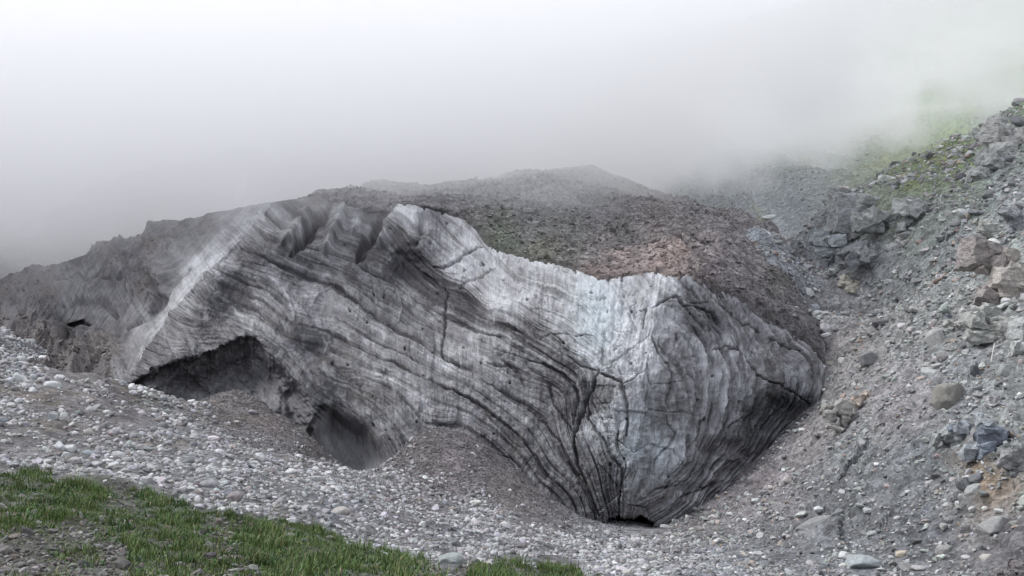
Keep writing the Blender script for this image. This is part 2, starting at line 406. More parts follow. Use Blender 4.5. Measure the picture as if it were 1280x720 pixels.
# the two hollows melted under the ice: the wall steps back behind an overhanging lip
LIP1 = [(150,476),(164,478),(191,462),(222,448),(245,443),(267,436),(290,424),(307,417),(322,420),(340,432),(356,444),(372,462),(387,480),(400,503),(402,560)]
l1x, l1y = [p[0] for p in LIP1], [p[1] for p in LIP1]
lipy = np.interp(U, [150,164,191,222,245,267,290,307,322,340,356,372,387,400], [480,477,462,448,443,436,424,417,420,432,444,462,480,503]) + 2.5 * fbm2(U / 7, U * 0, 3, 111)
inx = sstep(150, 170, U) * sstep(402, 384, U)
c1 = sstep(0, 7 + 26 * sstep(318, 345, U), (V - lipy)) * inx * (U > 152) * (U < 401)
D = D + c1 * (2.2 * sstep(360, 315, U) + 6.0 * sstep(0, 45, V - lipy) * sstep(170, 240, U) * sstep(400, 360, U) + .8 * fbm2(U / 18, V / 18, 3, 112))
def poly_in(px, py, poly):
    ins = np.zeros(px.shape, bool); n = len(poly)
    for i in range(n):
        x0, y0 = poly[i]; x1, y1 = poly[(i + 1) % n]
        if y0 == y1: continue
        c = ((y0 > py) != (y1 > py)) & (px < (x1 - x0) * (py - y0) / (y1 - y0) + x0); ins ^= c
    return ins
def poly_sdf(px, py, poly):
    d, _, _ = seg_dist(px, py, list(poly) + [poly[0]]); return np.where(poly_in(px, py, poly), d, -d)
SCOOP = [(398,508),(418,500),(445,512),(471,528),(491,551),(503,575),(502,592),(478,606),(400,606),(360,600),(373,560),(380,543)]
s2 = poly_sdf(U, V, SCOOP)
D = D + sstep(-1, 5 + 24 * sstep(400, 430, U), s2) * (1.5 + 2.6 * sstep(0, 34, s2) * sstep(505, 420, U))
HOLE = [(60,432),(85,405),(105,398),(118,408),(100,425),(75,440)]
s3 = poly_sdf(Uw, Vw, HOLE); D = D + sstep(0, 6, s3) * 2.5
POCK = [(905,575),(935,520),(960,495),(1000,505),(1024,505),(1020,520),(962,575),(920,620)]
s4 = poly_sdf(Uw, Vw, POCK); D = D + 2.6 * sstep(-14, 18, s4)
PORT = [(748,664),(755,652),(772,643),(797,643),(815,652),(826,664),(826,690),(748,690)]
s5 = poly_sdf(U, V, PORT); D = D + 7 * sstep(0, 5, s5)
DARKH = [(500,318),(522,330),(530,350),(515,356),(497,345)]
s6 = poly_sdf(Uw, Vw, DARKH); D = D + 1.1 * sstep(-14, 10, s6)

# strata coordinate: the bands of the ice fan out from the foot of the cliff
SL = {
 0:[(240,395),(265,398),(320,415),(356,440),(387,472),(430,497),(490,548),(512,600),(560,650)],
 2:[(240,350),(300,385),(360,425),(430,460),(480,480),(505,497),(525,522),(577,533),(628,567),(660,600),(700,648)],
 3.5:[(250,338),(300,365),(345,390),(400,415),(440,432),(480,450),(520,468),(553,483),(597,505),(647,543),(680,590),(722,655)],
 5:[(300,308),(345,325),(380,340),(413,352),(447,377),(480,398),(523,422),(573,453),(625,485),(668,515),(692,545),(720,590),(745,645)],
 6.5:[(345,275),(390,310),(425,320),(455,335),(490,353),(513,370),(563,395),(617,417),(660,440),(700,465),(722,500),(735,560),(752,610),(762,648)],
 8:[(480,290),(505,320),(528,342),(555,357),(605,385),(663,412),(708,443),(735,463),(735,500),(755,540),(770,580),(772,645)],
 9.2:[(560,290),(605,330),(660,370),(720,400),(760,440),(782,480),(785,520),(775,560),(782,600),(780,645)],
 10.6:[(650,325),(720,350),(780,420),(812,450),(836,496),(844,536),(846,580),(825,620),(792,655)],
 12:[(800,345),(850,400),(882,450),(888,510),(875,560),(845,610),(805,658)],
 13.5:[(880,356),(915,420),(930,500),(905,570),(865,625),(818,662)],
 15:[(930,376),(965,440),(975,505),(945,560),(890,620)],
 16.5:[(990,418),(1022,455),(1020,505),(965,560)]}
sp_, sv_ = [], []
for k, l in SL.items():
    for a in l: sp_.append(a); sv_.append(k)
S = TPS(sp_, sv_, lam=3e-4)(U, V) + .09 * n2(U / 150, V / 150, 121) + .02 * n2(U / 30, V / 30, 123)
# left of the sharp edge the layers run along the edge instead
ARETE = [(345,250),(322,275),(300,300),(267,332),(230,370),(190,425),(165,464)]
da, pa, sa = seg_dist(U, V, ARETE)
left = (sa > 0) | (U < 165)
left = left & (U < 346)
sleft = -2 - (np.where(left, da, 0)) / 9.0 + .4 * fbm2(U / 40, V / 40, 3, 122)
S = np.where(left, sleft, S)

# outcropping layers: dark, dirt-rich seams with ledges
def prof(s, seed):
    return fbm2(s, s * 0 + 3.3, 4, seed, gain=.62)
along = n2(U / 120 + 5, V / 120, 131)
bandA = prof(S * 1.1, 141); bandB = prof(S * 3.1 + along * .3, 142); bandC = prof(S * 8.5 + along, 143)
seam = sstep(.18, .55, bandB) * sstep(-.4, .3, fbm2(U / 70, V / 70, 3, 145) + .25)

def lines(s, fr, seed, pw):
    # thin dark layers: crests of a one-dimensional noise across the layers, fading in and out along them
    return (1 - np.abs(n2(s * fr, along * .5 + n2(U / 220, V / 220, seed + 1) * .5, seed))) ** pw * sstep(-.5, .35, fbm2(U / 55, V / 55, 3, seed + 3) + .1)
L1 = lines(S, 1.7, 501, 34); L2 = lines(S, 4.3, 511, 22); L3 = lines(S, 9.5, 521, 12)
thin = np.clip(1.1 * L1 + .8 * L2 + .55 * L3, 0, 1.2) * (1 - .65 * sstep(770, 830, U))
bold = 0
for s0, ws, am in ((.7,.07,.7),(1.4,.05,.5),(2.05,.09,.9),(2.8,.06,.6),(3.5,.10,1),(4.2,.05,.6),(5.0,.11,1.1),(5.7,.06,.7),(6.5,.10,1),(7.1,.06,.7),(7.6,.08,.7),(8.2,.10,.9),(8.9,.05,.5),(9.9,.06,.5),(11.2,.07,.5),(12.8,.07,.5),(14.2,.07,.5)):
    sw = ws * (.6 + .8 * sstep(-.5, .5, n2(U / 60, V / 60, int(s0 * 10) + 700)))
    bold = bold + am * np.exp(-((S + .05 * n2(U / 40, V / 40, 705) - s0) / sw) ** 2) * (.35 + .65 * sstep(-.5, .2, fbm2(U / 70, V / 70, 2, int(s0 * 10) + 740)))
bold = np.clip(bold, 0, 1.1) * (~left) * (1 - .9 * c1)
wide = np.exp(-((S - 7.4) / .55) ** 2) * sstep(505, 545, U) * sstep(735, 690, U) * sstep(330, 350, V)
zone_clean = [  # how clean the ice is (0 dirty .. 1 clean), lit and shaded faces painted in
 (760,400,.97),(740,370,.95),(800,450,1.0),(780,520,.9),(830,560,.85),(750,530,.85),(700,360,.72),(650,350,.72),(620,380,.92),(580,330,.85),(600,300,.8),(560,290,.6),(545,280,.55),
 (500,280,.45),(505,262,.85),(510,335,.0),(500,310,.15),(470,300,.25),(430,265,.55),(425,290,.5),(400,300,.25),(440,330,.12),(370,290,.38),(345,270,.42),(345,300,.28),(310,320,.15),(388,262,.4),(460,262,.5),(540,264,.65),
 (350,350,.25),(330,380,.4),(300,370,.12),(380,390,.42),(420,400,.4),(450,380,.38),(400,430,.38),(430,440,.45),(480,430,.42),(520,400,.4),(500,370,.3),(550,370,.28),(580,390,.25),
 (600,410,.55),(620,440,.6),(560,430,.5),(520,480,.5),(560,500,.5),(470,470,.5),(600,480,.48),(650,450,.35),(690,430,.65),(660,420,.45),(700,470,.25),(700,500,.3),(650,540,.4),(600,550,.42),
 (690,570,.42),(720,620,.35),(745,600,.3),(760,620,.3),(735,500,.3),(700,400,.75),(740,440,.9),(860,380,.45),(850,430,.42),(865,470,.48),(830,400,.75),(820,370,.85),(800,360,.7),(880,400,.25),
 (900,450,.52),(930,420,.45),(960,420,.4),(950,450,.58),(980,450,.5),(1000,470,.5),(910,480,.52),(880,520,.35),(900,560,.25),(950,510,.12),(990,505,.08),(1010,480,.3),(850,620,.4),(820,640,.4),
 (800,600,.6),(790,560,.75),(870,590,.3),(940,550,.15),(850,500,.45),(840,540,.5),
 (250,340,.75),(270,320,.75),(220,375,.72),(190,410,.5),(180,440,.45),(205,400,.6),(320,270,.6),(280,300,.55),
 (320,408,.5),(280,405,.15),(260,380,.2),(350,430,.3),(390,470,.3),(430,480,.25),(460,510,.25),(500,540,.3),(560,540,.42),
 (300,450,.1),(250,470,.03),(200,480,.05),(340,470,.12),(370,490,.1),(440,550,.13),(480,570,.12),(410,540,.1),
 (120,370,.25),(100,390,.3),(140,380,.3),(150,340,.3),(60,370,.25),(30,390,.2),(200,310,.35),(180,360,.2),(90,412,.0),(130,420,.1),(130,320,.2),(60,450,.1),(240,290,.15),(120,310,.3)]
clean = shepard(U + wx * 1.6, V + wy * 1.6, [z[:2] for z in zone_clean], [z[2] for z in zone_clean], 4.0, 6)
cw = sstep(.58, .85, clean); thin = thin * (1 - .72 * cw) * .72; bold = bold * (1 - .5 * cw); clean = clean + sstep(600, 660, U) * (clean - .5) * .15
soil_z = [(60,380,1),(30,370,1),(30,420,1),(90,440,1),(150,330,.9),(200,305,.9),(180,350,.9),(240,285,.7),(100,350,.6),(60,450,1),(130,430,.9),(120,380,.2),(140,390,.2),(100,395,.2),(240,350,.0),(200,400,.0),(180,440,.1),
 (270,320,0),(400,350,0),(420,238,1),(400,238,1),(380,244,.6),(425,268,0),(400,275,0),(450,275,0),(490,270,0),(380,290,0),(480,300,0),(350,262,.1),(440,300,0),(320,300,0),(520,270,0),(560,275,0),(410,258,.2),(600,400,0),(500,500,.15),(460,500,.35),(500,535,.35),(540,540,.25),(440,490,.35),(400,460,.4),(350,420,.3),(800,450,0),(900,450,.1),(300,450,0),(260,480,0),(220,480,0),(200,470,0),(340,480,0),(370,500,0),(250,450,0),(320,440,0),(950,400,.3),(1000,440,.35),(750,620,.3),(700,600,.25),(450,580,.2),(330,270,.1),(800,640,.3)]
soilm = shepard(U + wx * 1.5, V + wy * 1.5, [z[:2] for z in soil_z], [z[2] for z in soil_z], 4.0, 6)

# melt-water streaks: fine, near vertical, fanned slightly with the strata on the right
lean = np.interp(U, [0,200,260,360,440,520,600,760,860,1031], [-.3,-.5,-.85,-.7,-.28,-.02,.02,.06,.22,.45]) 
A = U + lean * (V - 450) + 3.5 * fbm2(U / 25, V / 40, 3, 157)
st1 = fbm2(A / 3.2, V / 45, 3, 151) * (.35 + .9 * sstep(-.3, .4, fbm2(U / 50, V / 35, 3, 158))); st2 = fbm2(A / 9, V / 110, 3, 152); st3 = fbm2(A / 26, V / 150, 3, 153)
right = sstep(800, 880, U)
fl = fbm2(S * 5.5, V / 38, 4, 154); fl2 = ridge2(S * 2.2 + .2 * n2(U / 30, V / 30, 155), V / 60, 3, 156)

# hand-placed cracks, grooves and ribs: polyline, half width (px), depth (m, + inward), dirt (negative: clean bands, lit rib faces painted in)
CR = [
 ([(479,272),(470,290),(455,306),(447,324)],6,2.3,.5),([(413,255),(398,278),(382,298),(364,318)],6,2.0,.5),([(430,254),(424,275),(412,298),(404,318)],8,-1.9,-.4),([(502,254),(496,272),(484,292),(474,308)],8,-2.0,-.45),([(450,258),(446,275),(440,290)],7,-.9,-.15),
 ([(413,350),(430,362),(447,377),(465,388),(480,399)],2.6,.9,.8),([(480,402),(502,412),(523,423),(553,443),(573,453)],4,.7,.8),([(300,308),(345,326),(380,341),(413,351)],2.4,.5,.6),
 ([(602,472),(625,485),(647,500),(668,515),(680,525),(700,552),(722,596),(742,640)],2.0,.5,.7),
 ([(573,492),(597,505),(622,525),(647,543),(663,563),(690,600)],3.2,.45,.55),([(573,492),(600,512),(625,534),(652,560)],1.6,.35,.7),
 ([(540,525),(558,531),(577,533)],2.5,.4,.5),([(605,308),(585,318),(567,328),(553,335),(540,333)],2.4,.9,.9),
 ([(617,333),(600,343),(595,346),(572,359)],1.4,.4,.8),([(555,340),(575,341),(585,338)],1,.3,.6),
 ([(528,342),(555,357),(580,370),(605,386),(630,403),(655,412)],6,.9,.7),([(555,357),(554,380),(556,410),(551,430),(553,443)],2.2,.6,.7),
 ([(513,370),(530,382),(547,397),(556,405)],2.2,.5,.6),([(563,395),(580,402),(617,417),(640,421)],2.2,.6,.8),
 ([(617,435),(645,444),(680,452)],1.8,.4,.7),([(610,452),(640,458),(650,468),(655,482)],3.5,.6,.6),([(497,370),(503,383),(499,400)],1.6,-.5,-.3),
 ([(660,448),(678,452),(700,465),(716,478),(722,500),(716,530)],2.6,.7,.8),([(708,443),(727,457),(744,463)],1.8,.5,.9),([(660,460),(678,470),(687,482),(692,505),(710,530),(722,548)],2.4,.5,.7),
 ([(747,462),(742,478),(735,492),(730,505),(722,525),(718,545),(720,575),(735,610),(750,645)],3.2,1.2,.8),
 ([(733,500),(734,520),(745,538),(755,552),(764,570),(778,588),(776,612),(774,645)],2.4,.9,.8),
 ([(750,466),(763,470),(776,477),(780,490),(783,505),(785,525),(783,545)],4.2,1.3,.75),([(780,480),(792,474),(800,466)],1.4,.6,.8),([(771,536),(771,550),(773,560)],2,.8,.9),
 ([(733,481),(755,482),(775,482)],.8,.2,.5),([(743,522),(765,522)],.8,.2,.4),([(762,485),(763,520),(757,545)],.8,.2,.4),
 ([(808,455),(812,480),(805,520),(800,540)],1.5,.4,.4),([(838,455),(840,480),(832,505),(834,530),(842,545),(836,556),(820,575)],3,.8,.6),
 ([(844,378),(833,378),(830,381),(843,384),(845,400)],0.8,.2,.4),([(816,382),(825,377),(838,373),(845,371),(856,382),(875,385),(890,392),(900,404)],1.8,.8,.9),
 ([(799,385),(808,386),(806,400),(804,408)],1.4,.5,.6),([(738,375),(750,375),(757,370)],.9,.3,.6),([(672,418),(700,416),(722,419),(740,419)],1.2,.35,.7),
 ([(660,383),(680,388),(700,389)],.9,.2,.4),([(768,412),(778,415),(790,415)],.9,.3,.6),
 ([(740,372),(752,372)],1,.2,.5),([(813,414),(795,432),(775,447),(752,463)],1.4,.4,.35),([(816,418),(826,440),(836,456)],2.4,.8,.5),
 ([(893,366),(900,380),(912,392),(925,402),(938,409),(952,417),(968,427),(985,434),(1000,440)],2.2,1.0,.9),
 ([(907,433),(922,441),(934,455),(945,468),(960,476),(980,484),(1000,496),(1016,508)],2.2,1.1,.8),([(907,433),(895,436),(888,438)],1.5,.5,.6),
 ([(930,378),(945,392),(960,403),(975,408)],1.5,.5,.5),([(842,378),(838,374),(850,372)],1,.3,.6),([(880,380),(886,400),(888,430),(886,438)],2,.5,.5),
 ([(862,378),(875,380),(885,377)],1.2,.5,.6),([(866,470),(868,490),(870,500)],2,.9,.9),([(843,417),(848,425)],2,.5,.8),
 ([(928,520),(915,530),(905,545),(898,560)],2,.7,.7),([(960,495),(945,510),(930,528),(915,550)],2,.7,.6),([(985,500),(962,520),(948,540),(938,560)],2,.7,.6),
 ([(1000,445),(1010,455),(1018,470)],2,.6,.5),([(858,347),(859,362),(860,376)],1.2,.3,.4),
 ([(870,590),(850,605),(820,612),(800,625)],2,.5,.5),([(900,600),(875,612),(850,622),(835,640)],2,.5,.6),([(880,520),(872,545),(860,560),(850,580)],2,.5,.5),
 ([(630,567),(645,574),(654,583)],2,.6,.9),([(654,583),(668,570)],1,.3,.5),
 ([(250,345),(285,362),(325,392),(352,408),(390,430),(420,452),(450,480)],7,.8,.5),([(290,385),(310,397),(322,404)],3.2,-.6,-.6),
 ([(352,360),(362,372),(366,385),(366,400)],2,-.4,-.45),([(400,420),(410,430),(408,438)],2.6,-.5,-.4),([(418,352),(405,362),(390,378)],1.6,-.4,-.4),([(447,365),(449,377),(446,400)],2,-.3,-.3),
 ([(530,262),(526,285),(516,305)],9,1.4,.35),([(385,262),(370,285),(352,305)],10,-1.6,-.3),([(528,260),(528,275)],1.6,-.2,-.3),
 ([(245,430),(240,455),(232,480),(225,495)],2.4,-.7,-.25),([(160,412),(152,440),(158,462)],3,.6,.4),
 ([(236,337),(214,352),(203,375),(190,392),(160,410)],6,1.8,.5),([(85,352),(98,345),(108,352),(120,345),(140,352)],3,.8,.6),([(80,385),(95,375),(112,378),(125,372),(138,385),(145,395)],5.5,1.8,.4),([(150,352),(172,342),(190,352),(200,372),(188,388)],6,1.8,.45),([(30,372),(60,358),(84,352)],5,1.2,.4),
 ([(45,352),(70,345),(95,337),(116,309)],2.4,.6,.3),([(120,345),(160,325),(200,308),(225,300)],3,.9,.4),
]
crk = np.zeros(U.shape, np.float32); crd = np.zeros(U.shape, np.float32)
jx = 1.7 * fbm2(U / 17, V / 17, 4, 161); jy = 1.7 * fbm2(U / 17, V / 17, 4, 162)
for ln, w, dep, dirt in CR:
    x0, x1 = min(p[0] for p in ln) - 30, max(p[0] for p in ln) + 30; y0, y1 = min(p[1] for p in ln) - 30, max(p[1] for p in ln) + 30
    i0, i1 = np.searchsorted(uu, [x0, x1]); sub = (slice(None), slice(i0, i1))
    rows = np.where(((V[:, i0:i1] > y0) & (V[:, i0:i1] < y1)).any(1))[0]
    if not len(rows): continue
    sub = (slice(rows[0], rows[-1] + 1), slice(i0, i1))
    d, t, _ = seg_dist(U[sub] + jx[sub], V[sub] + jy[sub], ln)
    ww = w * (.55 + .6 * (.5 + .5 * n2(t * 6, t * 0 + w, 163))) * np.clip(3.5 * np.minimum(t, 1 - t) + .35, 0, 1)
    ww = ww * (.52 if w < 5 else .9)
    g = np.exp(-(d / (ww + .35)) ** 2)
    crk[sub] += dep * (.62 if w < 5 else .8) * g; crd[sub] = np.where(np.abs(crd[sub]) > np.abs(dirt * g), crd[sub], dirt * g)

# a net of thin cracks in the clean ice
f1, f2, _, _, _ = worley2(Uw / 21 + .3 * n2(U / 9, V / 9, 171), Vw / 26 + .3 * n2(U / 9, V / 9, 172), 5)
net = .7 * sstep(.05, .0, f2 - f1) * sstep(.3, .7, clean) * sstep(880, 820, U) * sstep(0, .3, fbm2(U / 40, V / 40, 2, 173))
_w = worley2(U / 30, V / 30, 8); holes = sstep(.02 + .07 * _w[2], .0, _w[0] + .02 * n2(U / 3, V / 3, 174)) * (_w[2] > .62) * (U > 400)

ledge = np.where(left, .5, 1.0) * (.55 * bandA + .30 * bandB + .12 * bandC)
fl3 = ridge2(S * 6 + .3 * n2(U / 20, V / 20, 159), V / 26, 4, 160)
rel = (.8 * ledge * (1 - .45 * right) * (1 - .8 * c1) - seam * .12 - thin * .2 - bold * .32 - wide * .3 + cw * (.16 * fbm2(A / 7, V / 55, 3, 601) + .22 * fbm2(A / 22, V / 70, 3, 602)) + right * .16 * fl3 - crk * .75 - net * .12 - holes * .5
       + .08 * st1 * (1 - right * .5) + .08 * st2 + .12 * st3 + right * (.28 * fl + .38 * (fl2 - .2))
       + .28 * fbm2(U / 30, V / 30, 5, 181) + .10 * fbm2(U / 7, V / 7, 4, 182))
chunk = sstep(700, 760, U) * sstep(900, 840, U) * sstep(430, 470, V)
k1 = worley2(Uw / 34, Vw / 46, 12); rel = rel + chunk * (.5 * (k1[2] - .5) - .16 * sstep(.06, 0, k1[1] - k1[0]) + .15 * ridge2(U / 16, V / 20, 3, 185))
rel = rel * (.3 + .7 * sstep(0, .06, vv))[:, None] * np.where(left, .5, 1.0) * (1 - .55 * c1)
smoothw = sstep(-4, 16, s2) ; rel = rel * (1 - .85 * smoothw) * (1 - .35 * sstep(.5, 1, soilm) * (U < 300))
rel = rel + sstep(.3, 1, soilm) * (U < 330) * (2.0 * ridge2((U + .9 * V) / 46, (V - U * .55) / 95, 5, 191) + .15 * fbm2(U / 5, V / 5, 3, 192))
Pb = at(U, V, D)
Nn = normals(Pb)
Nn = Nn * np.sign(-(Nn * Pb).sum(-1, keepdims=True))
Pi = Pb + Nn * rel[..., None]
# behind the top edge the ice rounds over and runs back under the rubble
nb = 26; tb = np.linspace(0, 1, nb)[1:][::-1]
back = []
for t in tb:
    bl = 4 + 26 * sstep(930, 800, uu)
    q = Pi[0].copy(); q[:, 1] += t * bl; q[:, 0] *= 1 + t * bl / Pi[0][:, 1] * .9
    q[:, 2] -= (2.0 * t ** .7 + 5 * t * sstep(420, 330, uu) + 3 * t * sstep(800, 930, uu)); back.append(q)
Pg = np.concatenate([np.array(back), Pi], 0)

rside = np.exp(-da / 22) * (~left) * (U > 170) * (U < 345) * sstep(300, 320, V); lside = np.exp(-da / 16) * left * (U > 175)  # shade right of the sharp edge and light left of it, for the colour
dirt = 1.02 - clean + .02 * sstep(640, 480, U) * (1 - left) + .05 + .17 * bandB + .14 * bandC + .10 * seam + crd * .5 + rside * .30 - lside * .16 + (.17 * st1 + .06 * st2 + .05 * st3) + .55 * thin + .42 * bold + .20 * wide + cw * (.16 * fbm2(A / 6, V / 50, 3, 603) + .14 * fbm2(A / 18, V / 60, 3, 604)) + .10 * (bandA) - right * .12 * fl3 + .5 * net + .6 * holes + .22 * fbm2(U / 14, V / 14, 4, 201) + right * (-.25 * fl - .2 * (fl2 - .2))  # dirt, with the sharp edge's painted light and shade mixed in
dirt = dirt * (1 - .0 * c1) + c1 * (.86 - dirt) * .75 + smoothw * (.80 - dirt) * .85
ls = sstep(.15, .75, ridge2(A / 17, V / 80 + A / 200, 4, 611)) * sstep(-.3, .5, fbm2(U / 45, V / 45, 3, 615)) * sstep(700, 560, U) * (~left)
dk = sstep(.35, .9, ridge2(A / 24 + 9, V / 70, 3, 621)) * sstep(-.1, .5, fbm2(U / 50, V / 40, 3, 625)) * sstep(760, 640, U) * (~left)
dirt = dirt - .24 * ls + .16 * dk
dirt = np.clip(dirt, 0, 1.15)
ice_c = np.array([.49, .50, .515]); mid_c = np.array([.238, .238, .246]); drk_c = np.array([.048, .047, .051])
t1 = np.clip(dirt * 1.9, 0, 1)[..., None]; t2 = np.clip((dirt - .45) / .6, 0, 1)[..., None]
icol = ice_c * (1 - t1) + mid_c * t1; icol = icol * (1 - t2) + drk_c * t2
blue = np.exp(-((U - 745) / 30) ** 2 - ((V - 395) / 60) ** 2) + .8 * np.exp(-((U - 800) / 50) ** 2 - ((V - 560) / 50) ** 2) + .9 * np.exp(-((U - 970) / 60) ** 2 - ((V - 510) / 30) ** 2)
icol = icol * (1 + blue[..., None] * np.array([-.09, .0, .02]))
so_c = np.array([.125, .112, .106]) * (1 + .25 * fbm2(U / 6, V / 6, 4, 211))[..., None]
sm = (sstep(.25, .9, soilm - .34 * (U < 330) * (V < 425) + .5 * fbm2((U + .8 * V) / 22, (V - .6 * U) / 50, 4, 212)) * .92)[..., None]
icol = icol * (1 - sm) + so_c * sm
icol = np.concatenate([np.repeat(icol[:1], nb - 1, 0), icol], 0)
mi, t, b = new_mat('dirty_glacier_ice')
p = pos(t)
mp = N(t, 'ShaderNodeMapping'); mp.inputs['Scale'].default_value = (5.5, 1.2, .9); t.links.new(p, mp.inputs[0])
col = mul(t, attr(t, 'base'), mrange(t, noise(t, 1.0, 6, .7, mp.outputs[0]), .3, .7, .72, 1.28))
col = mul(t, col, mrange(t, noise(t, 6, 5, .7, p), .3, .7, .8, 1.2))
t.links.new(col, b.inputs['Base Color']); b.inputs['Roughness'].default_value = .62; b.inputs['Specular IOR Level'].default_value = .35
bump(t, b, noise(t, 3.5, 7, .72, p), .7, .12)
Pl = Pg - GO
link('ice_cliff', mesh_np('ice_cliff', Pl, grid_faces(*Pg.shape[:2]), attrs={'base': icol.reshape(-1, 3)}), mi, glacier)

# rubble blanket on top: lofted from the rim of the ice back over the crest
MU, MV = 1150, 460
mx_ = np.linspace(372, 1031, MU)
rim_i = np.interp(mx_, uu, np.arange(NU))
ri = np.clip(rim_i.astype(int), 0, NU - 2); rf = (rim_i - ri)[:, None]
rim = Pi[0][ri] * (1 - rf) + Pi[0][ri + 1] * rf
def row(px, py, d):   # control row across u in 0..1
    u = np.linspace(0, 1, len(px)); q = (mx_ - 372) / (1031 - 372)
    s_ = lambda v: np.interp(q, u, v)
    return at(s_(px), s_(py), s_(d))
K = [372,480,580,680,745,800,860,930,1000,1031]
r1 = row([395,498,600,690,752,812,885,950,1010,1032],[246,254,268,300,325,322,335,368,415,446],[144,136,132,120,113,113,113,115,115,113.5])
r2 = row([425,520,610,700,765,830,900,955,1000,1033],[243,247,252,272,290,292,306,336,385,436],[153,148,147,140,134,132,130,129,124,116])
r3 = row([450,540,620,700,770,825,880,930,965,1018],[240,240,237,238,250,262,280,305,345,410],[165,165,166,170,165,160,155,148,141,125])
r4 = row([470,550,620,690,733,775,825,870,925,968],[236,234,230,222,218,231,252,266,276,300],[185,190,195,203,205,205,198,190,178,160])
r5 = r4 + np.array([2, 22, -4.0]); r6 = r4 + np.array([6, 60, -12.0])
rows = [rim, r1, r2, r3, r4, r5, r6]; tv = np.array([0, .16, .36, .58, .86, .93, 1.0])
v_ = np.linspace(0, 1, MV)
# monotone-ish cubic through rows
ext = [2 * rows[0] - rows[1]] + rows + [2 * rows[-1] - rows[-2]]
Pm = np.empty((MV, MU, 3))
for j, q in enumerate(v_):
    k = min(np.searchsorted(tv, q, 'right') - 1, len(tv) - 2); s_ = (q - tv[k]) / (tv[k + 1] - tv[k])
    p0, p1, p2, p3 = ext[k], ext[k + 1], ext[k + 2], ext[k + 3]
    Pm[j] = .5 * ((2 * p1) + (-p0 + p2) * s_ + (2 * p0 - 5 * p1 + 4 * p2 - p3) * s_ ** 2 + (-p0 + 3 * p1 - 3 * p2 + p3) * s_ ** 3)
mpx, mpy = pix(Pm)
X_, Y_ = Pm[..., 0], Pm[..., 1]
VV = np.repeat(v_[:, None], MU, 1)
edge = sstep(0, .06, VV)
mr = 1.1 * fbm2(X_ / 9, Y_ / 9, 5, 301) + .35 * ridge2(X_ / 6, Y_ / 6, 3, 302) + .14 * fbm2(X_ / 1.2, Y_ / 1.2, 3, 303)
# long gravel ridges running down to the right, darker in the troughs
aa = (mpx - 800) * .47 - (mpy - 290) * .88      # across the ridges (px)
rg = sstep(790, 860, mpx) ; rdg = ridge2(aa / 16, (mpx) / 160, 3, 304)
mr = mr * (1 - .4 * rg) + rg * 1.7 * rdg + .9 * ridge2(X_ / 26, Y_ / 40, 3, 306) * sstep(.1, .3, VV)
lump = .9 * np.exp(-((mpx - 785) / 22) ** 2 - ((mpy - 275) / 8) ** 2) + 1.2 * np.exp(-((mpx - 735) / 30) ** 2 - ((mpy - 226) / 10) ** 2)
Pm[..., 2] += mr * edge + lump + .35 * (1 - edge) * (.4 + n2(mx_ / 6, mx_ * 0, 305)[None]) * (VV < .06)
Pm[0, :, 1] -= .25; Pm[0, :, 2] -= .5
mc_pts = [(740,322,.17,.155,.14),(770,314,.165,.15,.135),(800,308,.165,.15,.135),(840,306,.18,.16,.145),(868,325,.19,.165,.15),(715,322,.13,.12,.105),(430,240,.17,.155,.15),(500,248,.19,.175,.165),(560,262,.17,.16,.15),(600,275,.15,.14,.125),(620,290,.13,.135,.10),(640,300,.12,.125,.095),(680,310,.12,.115,.09),(720,320,.13,.12,.105),(660,285,.16,.155,.14),
 (745,335,.23,.18,.155),(770,330,.24,.185,.16),(800,325,.21,.17,.15),(830,325,.26,.2,.17),(850,330,.26,.205,.175),(700,250,.22,.21,.205),(650,240,.23,.22,.215),(600,240,.22,.21,.205),(740,225,.2,.19,.185),(750,270,.19,.18,.17),
 (780,295,.15,.14,.125),(720,290,.15,.145,.125),(800,275,.2,.18,.165),(850,290,.2,.18,.165),(880,310,.22,.195,.18),(920,300,.19,.17,.16),(900,340,.19,.165,.155),(950,350,.19,.17,.155),(960,310,.2,.18,.17),(1000,400,.16,.15,.14),(980,370,.15,.14,.125),(870,270,.19,.175,.165),(940,370,.17,.15,.14)]
mcol = shepard(mpx + 10 * fbm2(X_ / 4, Y_ / 4, 3, 311), mpy + 7 * fbm2(X_ / 4, Y_ / 4, 3, 312), [c[:2] for c in mc_pts], [c[2:] for c in mc_pts], 3.4, 9)
mcol = mcol * np.array([1.0, 1.04, 1.12])
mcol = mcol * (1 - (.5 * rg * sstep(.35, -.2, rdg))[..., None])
rimd = sstep(.045, .0, VV) ; mcol = mcol * (1 - .45 * rimd[..., None])       # darker towards the rim
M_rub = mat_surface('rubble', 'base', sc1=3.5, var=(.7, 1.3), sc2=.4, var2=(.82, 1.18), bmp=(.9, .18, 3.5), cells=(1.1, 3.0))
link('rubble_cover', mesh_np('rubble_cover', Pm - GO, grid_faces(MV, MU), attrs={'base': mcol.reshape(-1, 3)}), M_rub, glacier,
     label='brown and grey rubble lying over the top of the ice')

